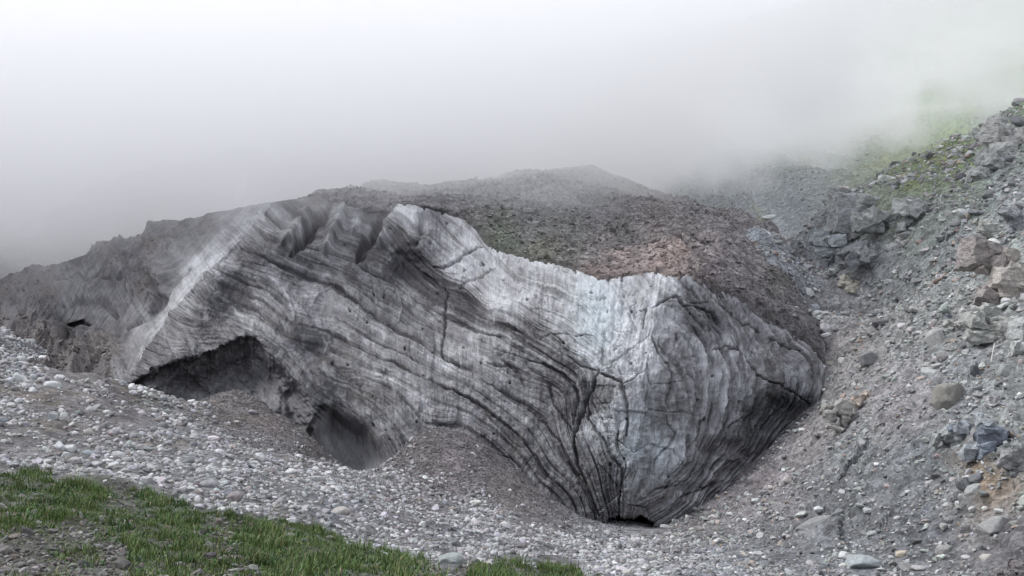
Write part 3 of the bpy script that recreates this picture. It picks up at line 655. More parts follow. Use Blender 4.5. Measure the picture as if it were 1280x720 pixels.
# ------------------------------------------------------------------ stones
import bmesh
def rock_mesh(seed, kind, level):
    """one stone about 1 m across: rounded (water-worn) or angular (broken)"""
    r = np.random.default_rng(seed); bm = bmesh.new()
    if kind == 'round':
        bmesh.ops.create_icosphere(bm, subdivisions=level + 1, radius=.5)
        v = np.array([x.co[:] for x in bm.verts])
        # clip by a few random planes, then swell: a worn block
        for k in range(7):
            n = r.normal(size=3); n /= np.linalg.norm(n); dd = r.uniform(.30, .42); s = v @ n
            v = v - np.clip(s - dd, 0, None)[:, None] * n * .85
        v = v + (v / (np.linalg.norm(v, axis=1, keepdims=True) + 1e-6)) * (.07 * n3(v[:, 0] * 3 + seed, v[:, 1] * 3, v[:, 2] * 3, seed))[:, None]
        if level >= 2: v = v + (v / (np.linalg.norm(v, axis=1, keepdims=True) + 1e-6)) * (.025 * n3(v[:, 0] * 9 + seed, v[:, 1] * 9, v[:, 2] * 9, seed))[:, None]
        v *= np.array([1.0, r.uniform(.7, 1.0), r.uniform(.5, .75)])
        for x, c in zip(bm.verts, v): x.co = c
    else:
        n = (11, 16, 26)[level]
        q = r.normal(size=(n, 3)); q /= np.linalg.norm(q, axis=1, keepdims=True); q *= r.uniform(.38, .55, (n, 1))
        if level >= 1:      # blocky: push towards a box
            q = q / (np.abs(q).max(1, keepdims=True) ** .55) * .72
        q *= np.array([1.0, r.uniform(.55, .9), r.uniform(.4, .75)])
        for c in q: bm.verts.new(c)
        res = bmesh.ops.convex_hull(bm, input=bm.verts)
        junk = [g for g in res['geom_interior'] + res['geom_unused'] if isinstance(g, bmesh.types.BMVert)]
        bmesh.ops.delete(bm, geom=list(set(junk)), context='VERTS')
        if level == 2:
            bmesh.ops.bevel(bm, geom=list(bm.edges), offset=.02, segments=1, affect='EDGES')
            bmesh.ops.triangulate(bm, faces=bm.faces)
            bmesh.ops.subdivide_edges(bm, edges=[e for e in bm.edges if e.calc_length() > .12], cuts=1, use_grid_fill=False)
            for x in bm.verts:
                c = np.array(x.co); x.co = c * (1 + .10 * float(n3(c[0] * 4 + seed, c[1] * 4, c[2] * 4, seed)))
    bmesh.ops.triangulate(bm, faces=bm.faces); bm.normal_update()
    bm.verts.ensure_lookup_table()
    V_ = np.array([x.co[:] for x in bm.verts], np.float32); F_ = np.array([[x.index for x in f.verts] for f in bm.faces], np.int32)
    bm.free(); return V_, F_

def rot_mats(n, r, tilt=.5):
    az = r.uniform(0, 2 * np.pi, n); a = r.normal(0, tilt, n); b = r.normal(0, tilt, n)
    def m(ax, t):
        c, s = np.cos(t), np.sin(t); o = np.zeros((n, 3, 3)); i, j = [(1, 2), (2, 0), (0, 1)][ax]
        o[:, ax, ax] = 1; o[:, i, i] = c; o[:, j, j] = c; o[:, i, j] = -s; o[:, j, i] = s; return o
    return m(0, a) @ m(1, b) @ m(2, az)

def scatter_mesh(name, P_, size, tone, kinds, r, level, tilt=.5, smooth=False):
    """many stones as one mesh. P_ n x 3, size n, tone n x 3 base colour"""
    n = len(P_); var = r.integers(0, len(kinds), n); VS, FS, CS = [], [], []; off = 0
    Rm = rot_mats(n, r, tilt)
    for k, (kv, kf) in enumerate(kinds):
        i = np.where(var == k)[0]
        if not len(i): continue
        v = np.einsum('nij,vj->nvi', Rm[i], kv) * size[i][:, None, None] + P_[i][:, None, :]
        VS.append(v.reshape(-1, 3)); m_ = len(kv)
        FS.append((kf[None] + (off + np.arange(len(i)) * m_)[:, None, None]).reshape(-1, 3)); off += len(i) * m_
        CS.append(np.repeat(tone[i], m_, 0))
    return mesh_np(name, np.concatenate(VS), np.concatenate(FS), smooth=smooth, attrs={'base': np.concatenate(CS)}, uniform=3)

KR = {lv: [rock_mesh(s, 'round', lv) for s in range(10, 16)] for lv in (0, 1, 2)}
KA = {lv: [rock_mesh(s, 'angular', lv) for s in range(30, 38)] for lv in (0, 1, 2)}
M_stone = mat_surface('stone', 'base', rough=.85, spec=.3, sc1=14.0, var=(.8, 1.2), sc2=3.0, var2=(.85, 1.15), bmp=(.5, .03, 18.0))
# the same stone for single boulders: the colour is the object's own
M_single, t, b = new_mat('boulder_stone'); p = N(t, 'ShaderNodeTexCoord').outputs['Object']
oi = N(t, 'ShaderNodeObjectInfo')
col = mul(t, oi.outputs['Color'], mrange(t, noise(t, 5, 5, .7, p), .3, .7, .72, 1.28)); col = mul(t, col, mrange(t, noise(t, 40, 3, .6, p), .3, .7, .82, 1.18))
t.links.new(col, b.inputs['Base Color']); b.inputs['Roughness'].default_value = .85; bump(t, b, noise(t, 14, 6, .7, p), .5, .05)

def px_m(y): return y / F            # metres per pixel at that distance
def mor_mask(px, py):
    """share of ground covered by stones on the moraine"""
    pts_ = [(10,400,1),(20,440,1),(60,460,1),(120,490,.8),(90,505,.25),(60,520,.3),(150,500,.3),(200,505,.9),(230,520,.9),(180,525,.25),(230,555,.35),(290,560,.6),(260,575,.8),(200,560,.8),(100,540,.45),(30,540,.6),(30,565,.35),
            (60,585,.8),(130,580,1),(200,600,1),(300,620,1),(330,590,1),(400,600,1),(500,640,1),(600,660,1),(700,690,1),(850,700,1),(950,712,1),(250,640,1),(130,520,.3),(300,540,.2),(350,560,.15),(290,500,.08),(340,530,.08),
            (400,560,.1),(560,580,.1),(640,615,.12),(700,640,.15),(420,585,.6),(480,594,.7),(560,612,.5),(370,577,.6),(0,500,.6)]
    return shepard(px, py, [c[:2] for c in pts_], [c[2] for c in pts_], 4, 8)

def tone_mix(n, r, pal, w):
    pal = np.array(pal); k = r.choice(len(pal), n, p=np.array(w) / np.sum(w)); c = pal[k]
    return np.clip(c * r.normal(1, .16, (n, 1)), .03, .75) * r.normal(1, .025, (n, 3))

PALE = [(.50,.50,.505),(.40,.40,.40),(.30,.30,.305),(.20,.20,.20),(.28,.25,.235),(.58,.58,.57)]
SLOP = [(.36,.365,.36),(.28,.285,.28),(.20,.205,.205),(.12,.125,.13),(.30,.265,.24),(.48,.48,.47),(.30,.24,.20),(.26,.28,.26)]
DARK = [(.16,.155,.145),(.11,.105,.10),(.24,.235,.22),(.34,.33,.31),(.19,.165,.14)]
RUBB = [(.26,.25,.24),(.20,.185,.17),(.15,.14,.13),(.34,.33,.33),(.24,.20,.17)]

def polar(n, r, a0, a1, d0, d1):
    a = np.radians(r.uniform(a0, a1, n)); d = np.sqrt(r.uniform(d0 ** 2, d1 ** 2, n)); return d * np.sin(a), d * np.cos(a)

def in_pic(px, py, m=25): return (px > -m) & (px < 1280 + m) & (py > -m) & (py < 720 + m)
def zone_moraine(px, py, y):
    return (in_slope(px, py) < .6) | (py > 700 - .0 * px) & (px < 1040)

GRASS_TOP = ([0,67,155,187,249,311,400,422,471,543,640,712,760], [591,596,613,618,638,649,662,676,688,705,706,711,730])
def in_turf(px, py): return sstep(-3, 5, py - np.interp(px, *GRASS_TOP) - 7 * fbm2(px / 26, py / 14, 4, 87)) * (px < 770)

groups = []      # (positions, sizes, tones, kind)
# moraine
r = np.random.default_rng(5)
x, y = polar(260000, r, -40, 24, 33, 150)
z = ground_z(x, y, False); px, py = pix(np.stack([x, y, z], -1))
mk = mor_mask(px, py); slp = in_slope(px, py)
dist_cls = sstep(48, 110, y)
size = (.19 + .20 * dist_cls + .12 * sstep(500, 100, px)) * .85 * np.exp(r.normal(0, .55, len(x)))
size = np.clip(size, .11, np.minimum(1.2, 15 * y / F))
keep = (slp < .55) & (in_turf(px, py) < .3) & (r.random(len(x)) < 1.0 * np.clip(mk * 1.3 - .16, 0, 1) ** 1.4 * np.clip(.10 / size ** 1.6, 0, 1) * (.6 + .4 * sstep(-.35, .2, fbm2(x / 7, y / 7, 4, 72)))) & (px > -160) & (px < 1060)
keep &= ~((py < 480) & (px > 60)) & (py > 372) & ~((y > 97) & (px > 150)) & ~((px > 690) & (y > 91)) & ~((px<60)&(px>26)&(py<425))
mor = np.where(keep)[0]; x, y, size = x[mor], y[mor], size[mor]
zz = ground_z(x, y); PM = np.stack([x, y, zz + size * .08], -1)
TM = tone_mix(len(x), r, PALE, [4.5, 5, 4.5, 3.2, 1.2, 2]) * .88; KM = np.where(r.random(len(x)) < .75, 0, 1)
groups.append([PM, size, TM, KM])
# right-hand slope
x, y = polar(300000, r, -1, 40, 45, 190)
z = ground_z(x, y, False); px, py = pix(np.stack([x, y, z], -1)); slp = in_slope(px + 75 * sstep(445, 400, py) * sstep(255, 285, py), py)
dens_pts = [(870,665,.7),(950,610,.45),(1000,550,.35),(1040,470,.9),(1010,400,1),(1000,350,1),(1050,380,.9),(1100,430,.7),(1150,380,.8),(1100,500,.5),(1150,540,.3),(1100,600,.3),(1060,620,.4),(1000,650,.6),(950,680,.8),
            (1150,650,.6),(1200,690,.9),(1230,640,.7),(1270,560,.5),(1200,470,.6),(1250,420,.5),(1200,330,.7),(1120,300,.8),(1150,230,.6),(1230,200,.7),(1080,700,.9),(1270,690,.2),(1180,600,.4)]
dn = shepard(px, py, [c[:2] for c in dens_pts], [c[2] for c in dens_pts], 4, 12)
cz = 0
for a_, b_, w_ in ((1075,270,50),(1120,265,45),(1090,325,45),(1035,330,30),(1140,300,40),(1230,200,45),(1265,170,40),(1250,300,50),(1265,380,50),(1235,420,35),(1230,550,45),(1270,560,40),(1240,640,50),(1045,520,30),(1190,420,40),(1180,320,40),(1010,400,30)):
    cz = np.maximum(cz, np.exp(-((px - a_) / w_) ** 2 - ((py - b_) / w_) ** 2))
cz = cz * sstep(-.3, .3, fbm2(x / 4, y / 4, 3, 79) + .2)
dn = np.clip(dn * 1.25 + cz, 0, 1) * (.25 + .75 * sstep(-.4, .3, fbm2(x / 5, y / 5, 3, 77) + .15))
size = np.clip((.25 + .20 * sstep(70, 140, y)) * np.exp(r.normal(0, .55, len(x))) * (1 + 1.0 * cz), .13, 30 * y / F)
keep = (slp > .45) & (r.random(len(x)) < dn * np.clip(.075 / size ** 1.5, 0, 1)) & (px < 1420) & (py > 100) & (y < 190)
keep &= ~((px < 1031) & (py < 640) & (y > 116) & (py > 455)) & ~((r.random(len(x)) < .6) & (np.abs(px - np.interp(py, [300, 360, 420, 500, 560], [1068, 1062, 1050, 1045, 1010])) < 16) & (py > 300) & (py < 580))
i = np.where(keep)[0]; x, y, size, px, py = x[i], y[i], size[i], px[i], py[i]
PS_ = np.stack([x, y, ground_z(x, y) + size * .1], -1)
TS = tone_mix(len(x), r, SLOP, [5, 5, 4, 2, 1.8, 2.4, .5, 2.4]) * 1.04
groups.append([PS_, size, TS, np.where(r.random(len(x)) < .15, 0, 1)])
# near ground among the grass: darker, more angular
x, y = polar(60000, r, -34, 8, 17, 46)
z = ground_z(x, y, False); px, py = pix(np.stack([x, y, z], -1))
tf = in_turf(px, py)
def stony(px, py, x, y):
    pts_ = [(100,670,1),(60,650,.6),(30,690,1),(140,700,1),(100,710,.9),(150,645,.7),(155,630,.7),(0,640,.3),(60,610,.05),(110,625,.1),(250,640,.05),(200,640,.05),(260,665,.8),(280,680,.7),(240,690,.1),(180,680,.1),(350,670,.05),
            (330,700,.2),(300,715,.7),(180,715,.6),(240,718,.5),(420,690,.1),(380,715,.5),(450,715,.3),(500,705,.1),(540,716,.8),(570,712,.9),(620,712,.2),(680,715,.1),(0,710,.9),(20,600,.15),(0,670,.8)]
    return np.clip(shepard(px, py, [c[:2] for c in pts_], [c[2] for c in pts_], 4, 7) + .38 * fbm2(x / 1.3, y / 1.3, 4, 88) - .13, 0, 1)
stn = stony(px, py, x, y)
size = np.clip(.10 * np.exp(r.normal(0, .5, len(x))), .05, .55)
keep = (tf > .3) & (r.random(len(x)) < sstep(.1, .7, stn) * np.clip(.022 / size ** 1.5, 0, 1) + .012)
i = np.where(keep)[0]; x, y, size = x[i], y[i], size[i]
PT = np.stack([x, y, ground_z(x, y) + size * .15], -1)
groups.append([PT, size, tone_mix(len(x), r, DARK, [4, 3, 2.4, 1, 1.5]) * .8, np.where(r.random(len(x)) < .35, 0, 1)])
# the rubble blanket of the glacier
n = 30000
jj = r.integers(8, int(MV * .9), n * 2); ii = r.integers(10, MU - 4, n * 2)
Q = Pm[jj, ii]; area_w = np.linalg.norm(np.cross(Pm[jj, ii] - Pm[jj - 1, ii], Pm[jj, ii] - Pm[jj, ii - 1]), axis=-1)
keep = r.random(n * 2) < np.clip(area_w / np.quantile(area_w, .9), 0, 1) * 1.0
Q = Q[keep]; cQ = mcol[jj, ii][keep]
size = np.clip(.24 * np.exp(r.normal(0, .6, len(Q))), .11, 2.0)
tq = cQ * r.choice([.65, .95, 1.25, 1.7], len(Q), p=[.25, .35, .27, .13])[:, None]
Q = Q + np.array([0, 0, .08]) * size[:, None]
rubble = scatter_mesh('rubble_stones', Q, size, tq, KA[0], r, 0)
link('rubble_stones', rubble, M_stone, kind='stuff', label='small brown and grey stones strewn over the top of the glacier')
# far hillside and pale blocks in the gully behind the glacier
x, y = polar(60000, r, -29, 33, 150, 340)
z = ground_z(x, y); px, py = pix(np.stack([x, y, z], -1))
size = np.clip(.6 * np.exp(r.normal(0, .45, len(x))), .3, 3.2)
keep = (r.random(len(x)) < np.clip(.5 / size, 0, 1) * (.35 + .65 * sstep(0, .4, fbm2(x / 22, y / 22, 3, 89)))) & ((px > 760) | (px < 360)) & (py > 40) & (y > 190) & (in_slope(px, py) * (y < 200) < .5)
i = np.where(keep)[0]
link('hillside_stones', scatter_mesh('hillside_stones', np.stack([x[i], y[i], z[i]], -1), size[i], tone_mix(len(i), r, [(.3,.3,.3),(.22,.22,.215),(.42,.42,.42),(.16,.16,.15)], [4,4,1.5,2]), KA[0], r, 0), M_stone,
     kind='stuff', label='grey stones scattered on the misty far hillside')
# small stones on the debris aprons against the ice
x, y = polar(90000, r, -20, 18, 84, 104)
z = ground_z(x, y); px, py = pix(np.stack([x, y, z], -1))
keep = (px > 210) & (px < 1010) & (r.random(len(x)) < .5) & ((px < 800) & (py > 485) | (px > 800) & (py > 520)) & (mor_mask(px, py) < .7)
i = np.where(keep)[0]; size = np.clip(.16 * np.exp(r.normal(0, .4, len(i))), .07, .6)
cb = shepard(px[i], py[i], pts, cols, 3.4, 16)
link('apron_stones', scatter_mesh('apron_stones', np.stack([x[i], y[i], z[i]], -1), size, cb * r.choice([.6, .95, 1.3, 1.8], len(i), p=[.25, .35, .28, .12])[:, None], KA[0], r, 0), M_stone,
     kind='stuff', label='small brown stones on the debris aprons against the foot of the ice')

# stones lodged in the dirt that covers the ice on the left
sm0 = sm[..., 0]; jj, ii = np.where(sm0 > .5); kk_ = r.choice(len(jj), 6000); jj, ii = jj[kk_], ii[kk_]
ok = (uu[ii] < 345) & (uu[ii] > 0); jj, ii = jj[ok], ii[ok]
size = np.clip(.16 * np.exp(r.normal(0, .6, len(jj))), .08, 1.3)
link('ice_dirt_stones', scatter_mesh('ice_dirt_stones', Pi[jj, ii], size, so_c[jj, ii] * r.choice([.6, .95, 1.4, 2.2], len(jj), p=[.25, .4, .25, .1])[:, None], KA[0], r, 0), M_stone,
     kind='stuff', label='small stones lodged in the brown dirt over the ice')

# ---- hand-placed boulders, slabs and outcrops: pixel x, y of the centre, width and height in pixels, shape, colour, tilt, label
def hit(px, py):
    """distance at which the ray through a pixel meets the ground"""
    d = np.concatenate([np.arange(16, 60, .25), np.arange(60, 330, .35)]); P_ = at(np.full(len(d), float(px)), np.full(len(d), float(py)), d)
    s = P_[:, 2] - ground_z(P_[:, 0], P_[:, 1]); k = np.where(s < 0)[0]
    return d[k[0]] if len(k) else 160.0
n_base = {}
def stone_obj(name, V_, F_, loc, rot, scl, color, label, group=None, cat=None, smooth=False, mesh=None):
    m = mesh or mesh_np(name, V_, F_, smooth=smooth, uniform=3)
    o = link(name, m, M_single)
    o.location = [float(v) for v in loc]; o.rotation_euler = [float(v) for v in rot]; o.scale = [float(v) for v in scl]
    o.color = (float(color[0]), float(color[1]), float(color[2]), 1); o['label'] = label; o['category'] = cat or name.replace('_', ' ')
    if group: o['group'] = group
    return o

HAND = [  # name, kind(round/angular), px, py, w, h, colour, roll in the picture (deg), label
 ('boulder','round',426,640,24,11,(.36,.345,.32),5,'long pale tan boulder lying just above the turf edge beside a dark hollow'),
 ('boulder','round',24,473,17,13,(.42,.44,.43),0,'large rounded pale boulder on the moraine left of the dirt-covered ice'),
 ('boulder','round',53,449,16,8,(.62,.62,.62),0,'white flattened boulder at the upper edge of the boulder field'),
 ('boulder','round',39,449,11,8,(.55,.55,.55),0,'white boulder touching the white flattened boulder at the boulder field edge'),
 ('boulder','round',27,450,14,11,(.40,.42,.41),0,'rounded grey-green boulder between paler ones at the boulder field edge'),
 ('boulder','round',66,481,22,10,(.47,.48,.48),-12,'broad pale boulder overhanging the gully below the brown ice slope'),
 ('boulder','round',75,472,13,8,(.52,.53,.53),-10,'pale boulder resting above the broad boulder over the gully'),
 ('boulder','round',40,488,11,8,(.55,.56,.56),0,'small white boulder at the top of the dark soil bank'),
 ('boulder','round',80,520,9,10,(.52,.53,.50),0,'upright egg-shaped pale boulder alone on the brown soil bank'),
 ('boulder','angular',67,522,14,12,(.28,.30,.31),0,'blue-grey block left of the egg-shaped pale boulder'),
 ('boulder','round',14,507,11,8,(.46,.47,.44),0,'rounded boulder on the soil bank at the frame edge'),
 ('boulder','round',110,540,12,10,(.38,.38,.34),0,'tan-grey boulder at the foot of the brown soil bank'),
 ('boulder','angular',75,558,11,14,(.46,.47,.47),20,'upright pale block in the middle of the moraine'),
 ('boulder','angular',87,561,15,9,(.50,.52,.51),10,'pale block leaning against the upright block in the moraine'),
 ('boulder','round',82,570,12,9,(.40,.42,.40),0,'grey boulder below the two leaning pale blocks'),
 ('boulder','round',110,567,15,9,(.28,.31,.32),0,'blue-grey boulder right of the leaning pale blocks'),
 ('boulder','angular',148,569,20,9,(.48,.48,.48),-14,'flat pale slab slanting down on the moraine'),
 ('boulder','angular',141,581,11,6,(.52,.52,.50),0,'small pale wedge-shaped rock below the slanting pale slab'),
 ('boulder','round',120,580,14,7,(.40,.40,.41),0,'low grey boulder on the lower moraine left of the wedge-shaped rock'),
 ('boulder','round',165,484,11,9,(.55,.56,.55),0,'white boulder at the mouth of the ice cave, highest of its heap'),
 ('boulder','round',167,491,11,6,(.50,.50,.50),0,'white boulder directly below the highest one at the ice cave mouth'),
 ('boulder','angular',239,502,9,6,(.58,.58,.57),0,'lone white rock inside the mouth of the ice cave'),
 ('boulder','round',257,504,7,4,(.50,.50,.50),0,'small white rock right of the lone rock inside the ice cave'),
 ('boulder','round',275,566,16,8,(.52,.52,.52),-18,'long white boulder on the moraine crest below the brown apron'),
 ('boulder','round',175,567,13,8,(.50,.50,.50),0,'pale rounded boulder on the mid moraine under the soil patch'),
 ('boulder','angular',324,572,15,10,(.55,.55,.55),-35,'white wedge boulder on the crest where the brown apron begins'),
 ('boulder','round',262,606,24,12,(.27,.265,.28),0,'large dark grey boulder just above the turf'),
 ('boulder','round',294,622,22,14,(.23,.205,.205),15,'large reddish-brown boulder just above the turf'),
 ('boulder','round',247,625,9,9,(.58,.58,.57),0,'round white boulder touching the top of the turf'),
 ('boulder','round',278,637,14,7,(.50,.50,.49),0,'flat pale boulder where turf meets the moraine'),
 ('boulder','round',230,622,14,8,(.38,.39,.38),0,'grey boulder resting at the turf edge left of the round white one'),
 ('boulder','angular',285,616,18,10,(.25,.25,.27),10,'purplish-grey block above the reddish-brown boulder'),
 ('boulder','round',393,587,12,8,(.52,.52,.52),0,'pale boulder on the moraine crest in front of the grey ice scoop'),
 ('boulder','round',397,598,19,7,(.34,.34,.35),0,'low grey boulder on the moraine just under the crest'),
 ('boulder','round',363,590,18,8,(.54,.54,.54),0,'wide pale boulder on the crest below the dark bank'),
 ('boulder','round',538,602,7,4,(.62,.62,.62),0,'small white stone alone on the brown apron below the ice'),
 ('boulder','angular',563,700,34,14,(.26,.285,.275),8,'large flat grey-green slab at the edge of the turf'),
 ('boulder','round',638,613,5,4,(.5,.5,.5),0,'small pale stone on the upper brown apron'),
 ('boulder','angular',528,656,10,9,(.47,.48,.46),0,'pale cube-like block in the middle of the boulder field'),
 ('boulder','round',585,650,9,8,(.58,.58,.58),0,'bright white boulder in the lower boulder field'),
 # the slope
 ('rock','angular',1168,422,24,32,(.34,.345,.33),5,'tall flat-faced pale rock standing on the rubble slope'),
 ('rock','angular',1180,445,18,13,(.19,.185,.18),10,'brown-grey rock at the base of the tall flat-faced rock'),
 ('rock','round',1170,450,9,10,(.44,.42,.42),0,'small pinkish-white rock below the tall flat-faced rock'),
 ('rock','angular',1162,466,25,15,(.36,.37,.36),14,'pale overhanging slab with deep shadow beneath on the rubble slope'),
 ('rock','angular',1218,464,18,15,(.085,.09,.10),0,'blackish rock in a hollow of the rubble slope'),
 ('rock','round',1207,479,11,8,(.48,.49,.49),0,'white rounded rock below the blackish rock'),
 ('rock','angular',1184,495,44,30,(.21,.205,.185),38,'big brown-grey wedge rock leaning up the rubble slope'),
 ('rock','angular',1088,448,30,18,(.17,.175,.18),22,'dark wedge rock near the ice edge on the rubble slope'),
 ('rock','angular',1063,458,5,5,(.5,.5,.5),0,'pale chip beside the dark wedge rock'),
 ('rock','angular',1052,450,8,7,(.62,.62,.62),0,'small bright white rock just right of the ice edge'),
 ('rock','angular',1016,655,46,11,(.22,.225,.22),22,'long low grey slab lying diagonally at the foot of the slope'),
 ('rock','angular',1043,643,24,7,(.19,.20,.195),30,'dark thin slab continuing the long diagonal slab uphill'),
 ('rock','angular',1085,637,13,6,(.48,.49,.48),0,'pale capped rock on the gravelly lower slope'),
 ('rock','angular',1080,703,42,16,(.31,.34,.345),-4,'large flat blue-grey slab at the bottom of the rubble slope'),
 ('rock','round',1064,697,12,8,(.34,.35,.34),0,'rounded grey rock touching the left end of the large flat slab'),
 ('rock','angular',1127,692,18,8,(.45,.40,.32),8,'cream-coloured flat rock on brown earth'),
 ('rock','angular',1150,676,24,6,(.11,.115,.115),0,'dark ledge rock above the cream-coloured rock'),
 ('rock','angular',1178,688,20,13,(.30,.295,.285),0,'rounded grey block on the lower slope with shadow beneath'),
 ('rock','angular',1243,656,40,17,(.27,.27,.265),14,'long sloping grey slab low on the rubble slope'),
 ('rock','angular',1164,604,16,7,(.38,.38,.38),5,'thin pale slab on the gravel slope'),
 ('rock','angular',1205,606,20,17,(.13,.135,.14),10,'dark block with a pale top edge beside the rusty earth'),
 ('rock','angular',1218,612,24,12,(.29,.30,.29),35,'tilted grey slab leaning on the dark block'),
 ('rock','angular',1189,635,9,8,(.21,.20,.195),0,'dark stone in a short line of stones under the dark block'),
 ('rock','angular',1193,642,12,8,(.16,.16,.165),0,'darkest stone in the short line under the dark block'),
 ('rock','round',1196,629,6,6,(.6,.6,.6),0,'bright white stone at the top of the short line of stones'),
 ('rock','angular',1185,650,11,7,(.2,.2,.2),0,'lowest stone in the short line of dark stones'),
 ('rock','angular',1232,697,14,8,(.38,.37,.34),15,'pale tan rock on the lower slope near the brown bank'),
 ('rock','round',1207,697,13,6,(.5,.5,.5),0,'flat white rock at the bottom of the slope'),
 ('rock','angular',1128,407,12,6,(.5,.48,.48),0,'flat pinkish-white rock high on the rubble slope'),
 ('rock','angular',1018,386,12,11,(.38,.40,.43),0,'blue-white rock beside the gravel-covered ice ridge'),
 ('rock','angular',1032,410,15,14,(.45,.45,.45),-20,'pale upright rock near the end of the gravel-covered ice ridge'),
 ('rock','round',1032,419,13,6,(.6,.6,.6),0,'flat white rock below the pale upright rock'),
 ('rock','angular',1010,365,9,8,(.58,.58,.58),0,'white rock in the pale stony strip beside the ice'),
 ('rock','angular',985,600,13,8,(.42,.39,.36),0,'pale lone rock on the pinkish apron right of the ice'),
 ('rock','round',963,271,18,5,(.62,.62,.62),0,'flat white block in the gully behind the glacier'),
 ('rock','angular',1256,465,22,22,(.27,.285,.27),0,'greenish-grey block below the pale cliff block'),
]
hand_px = []
for k, (nm, kd, px_, py_, w, h, colr, roll, lab) in enumerate(HAND):
    d = hit(px_, py_ + h * .25); P0 = at(px_, py_, d)
    V_, F_ = rock_mesh(500 + k, kd, 2)
    ext_ = V_.max(0) - V_.min(0); s = px_m(d)
    sx_, sz_ = w * s / ext_[0], h * s * 1.25 / ext_[2]
    V_ = V_ * np.array([sx_, (sx_ + sz_) * .5, sz_])
    stone_obj(nm, V_, F_, P0 - np.array([0, 0, h * s * .06]), (0, -R(roll), 0), (1, 1, 1), colr, lab, smooth=(kd == 'round'))
    hand_px.append((px_, py_, max(w, h)))

# ---- outcrops: clusters of jointed blocks of one bedrock mass
CRAGS = []
def crag(label, px_, py_, w, h, colr, n, seed, joint=(0, 0), blk=.35, depth=.6, back=0.0, dark=None):
    CRAGS.append((px_, py_, label)); colr = tuple(np.array(colr) * .62 + .38 * np.array([.25, .255, .25])); r = np.random.default_rng(seed); d = hit(px_, py_ + h * .35) + back; s = px_m(d); c = at(px_, py_, d)
    VS, FS, off, tn = [], [], 0, []
    W, H = w * s, h * s
    ja, jb = R(joint[0]), R(joint[1])
    Ry = np.array([[math.cos(jb), 0, math.sin(jb)], [0, 1, 0], [-math.sin(jb), 0, math.cos(jb)]]); Rz = np.array([[math.cos(ja), -math.sin(ja), 0], [math.sin(ja), math.cos(ja), 0], [0, 0, 1]])
    for k in range(n):
        a = r.uniform(-.5, .5, 3); a[2] = r.uniform(-.5, .38)
        wid = 1 - .35 * (a[2] + .5)
        ctr = np.array([a[0] * W * wid, a[1] * W * depth + a[2] * H * .45, a[2] * H])
        e = np.array([r.uniform(.7, 1.5), r.uniform(.7, 1.3), r.uniform(.5, 1.3)]) * blk * math.sqrt(W * H) * r.choice([.55, .8, 1.15], p=[.35, .4, .25])
        q = np.array([(i, j, l) for i in (-.5, .5) for j in (-.5, .5) for l in (-.5, .5)]) * (1 + r.normal(0, .22, (8, 3)))
        q = np.r_[q, r.uniform(-.5, .5, (9, 3)) * 1.25] * e
        small = r.normal(0, .25, 3); cc, ss = math.cos(small[0]), math.sin(small[0])
        q = q @ np.array([[cc, -ss, 0], [ss, cc, 0], [0, 0, 1]]).T @ Rz.T @ Ry.T + ctr
        bm = bmesh.new()
        for v in q: bm.verts.new(v)
        res = bmesh.ops.convex_hull(bm, input=bm.verts)
        bmesh.ops.delete(bm, geom=list({g for g in res['geom_interior'] + res['geom_unused'] if isinstance(g, bmesh.types.BMVert)}), context='VERTS')
        bmesh.ops.triangulate(bm, faces=bm.faces)
        for _ in range(3):
            L = .10 * math.sqrt(W * H)
            es = [ed for ed in bm.edges if ed.calc_length() > L]
            if not es: break
            bmesh.ops.subdivide_edges(bm, edges=es, cuts=1); bmesh.ops.triangulate(bm, faces=bm.faces)
        bm.verts.ensure_lookup_table(); bm.verts.index_update()
        v = np.array([x.co[:] for x in bm.verts]); f = np.array([[x.index for x in f_.verts] for f_ in bm.faces]); bm.free()
        nz_ = np.stack([n3(v[:, 0] * 1.6 + i * 9 + seed, v[:, 1] * 1.6, v[:, 2] * 1.6, seed + i) for i in range(3)], -1)
        nz2 = np.stack([n3(v[:, 0] * 5 + i * 9, v[:, 1] * 5, v[:, 2] * 5, seed + i) for i in range(3)], -1)
        v = v + nz_ * .30 + nz2 * .12
        base = np.array(dark if (dark is not None and r.random() < .3) else colr) * 1.4 * r.uniform(.78, 1.22)
        VS.append(v); FS.append(f + off); off += len(v); tn.append(np.repeat(base[None], len(v), 0))
    V_ = np.concatenate(VS); m = mesh_np('rock_outcrop', V_, np.concatenate(FS), smooth=False, attrs={'base': np.concatenate(tn)}, uniform=3)
    o = link('rock_outcrop', m, M_crag); o.location = [float(v) for v in c]; o['label'] = label; o['category'] = 'rock outcrop'
    hand_px.append((px_, py_, max(w, h)))
    return o
M_crag, t, b = new_mat('bedrock'); p = pos(t)
mp = N(t, 'ShaderNodeMapping'); mp.inputs['Scale'].default_value = (1.0, 1.0, 3.2); mp.inputs['Rotation'].default_value = (.2, .5, 0); t.links.new(p, mp.inputs[0])
col = mul(t, attr(t, 'base'), mrange(t, noise(t, 1.3, 6, .7, mp.outputs[0]), .3, .7, .6, 1.4)); col = mul(t, col, mrange(t, noise(t, 7, 4, .7, p), .3, .7, .75, 1.25))
ox = mrange(t, noise(t, .45, 4, .6, p), .60, .72)
col = mixc(t, ox, col, (.34, .25, .16)) if False else col
t.links.new(col, b.inputs['Base Color']); b.inputs['Roughness'].default_value = .85; bump(t, b, noise(t, 2.6, 7, .75, mp.outputs[0]), .9, .2)
G_, B_, T_ = (.27, .28, .27), (.21, .235, .25), (.34, .30, .255)
crag('blocky outcrop with a dark overhanging face on the spur above the ice', 1072, 270, 52, 52, (.17, .18, .185), 9, 61, (10, 5), .55, .5, dark=(.10, .105, .11))
crag('pale shattered rock rib around the dark overhanging face', 1108, 264, 78, 52, G_, 14, 62, (25, 12), .32, .6)
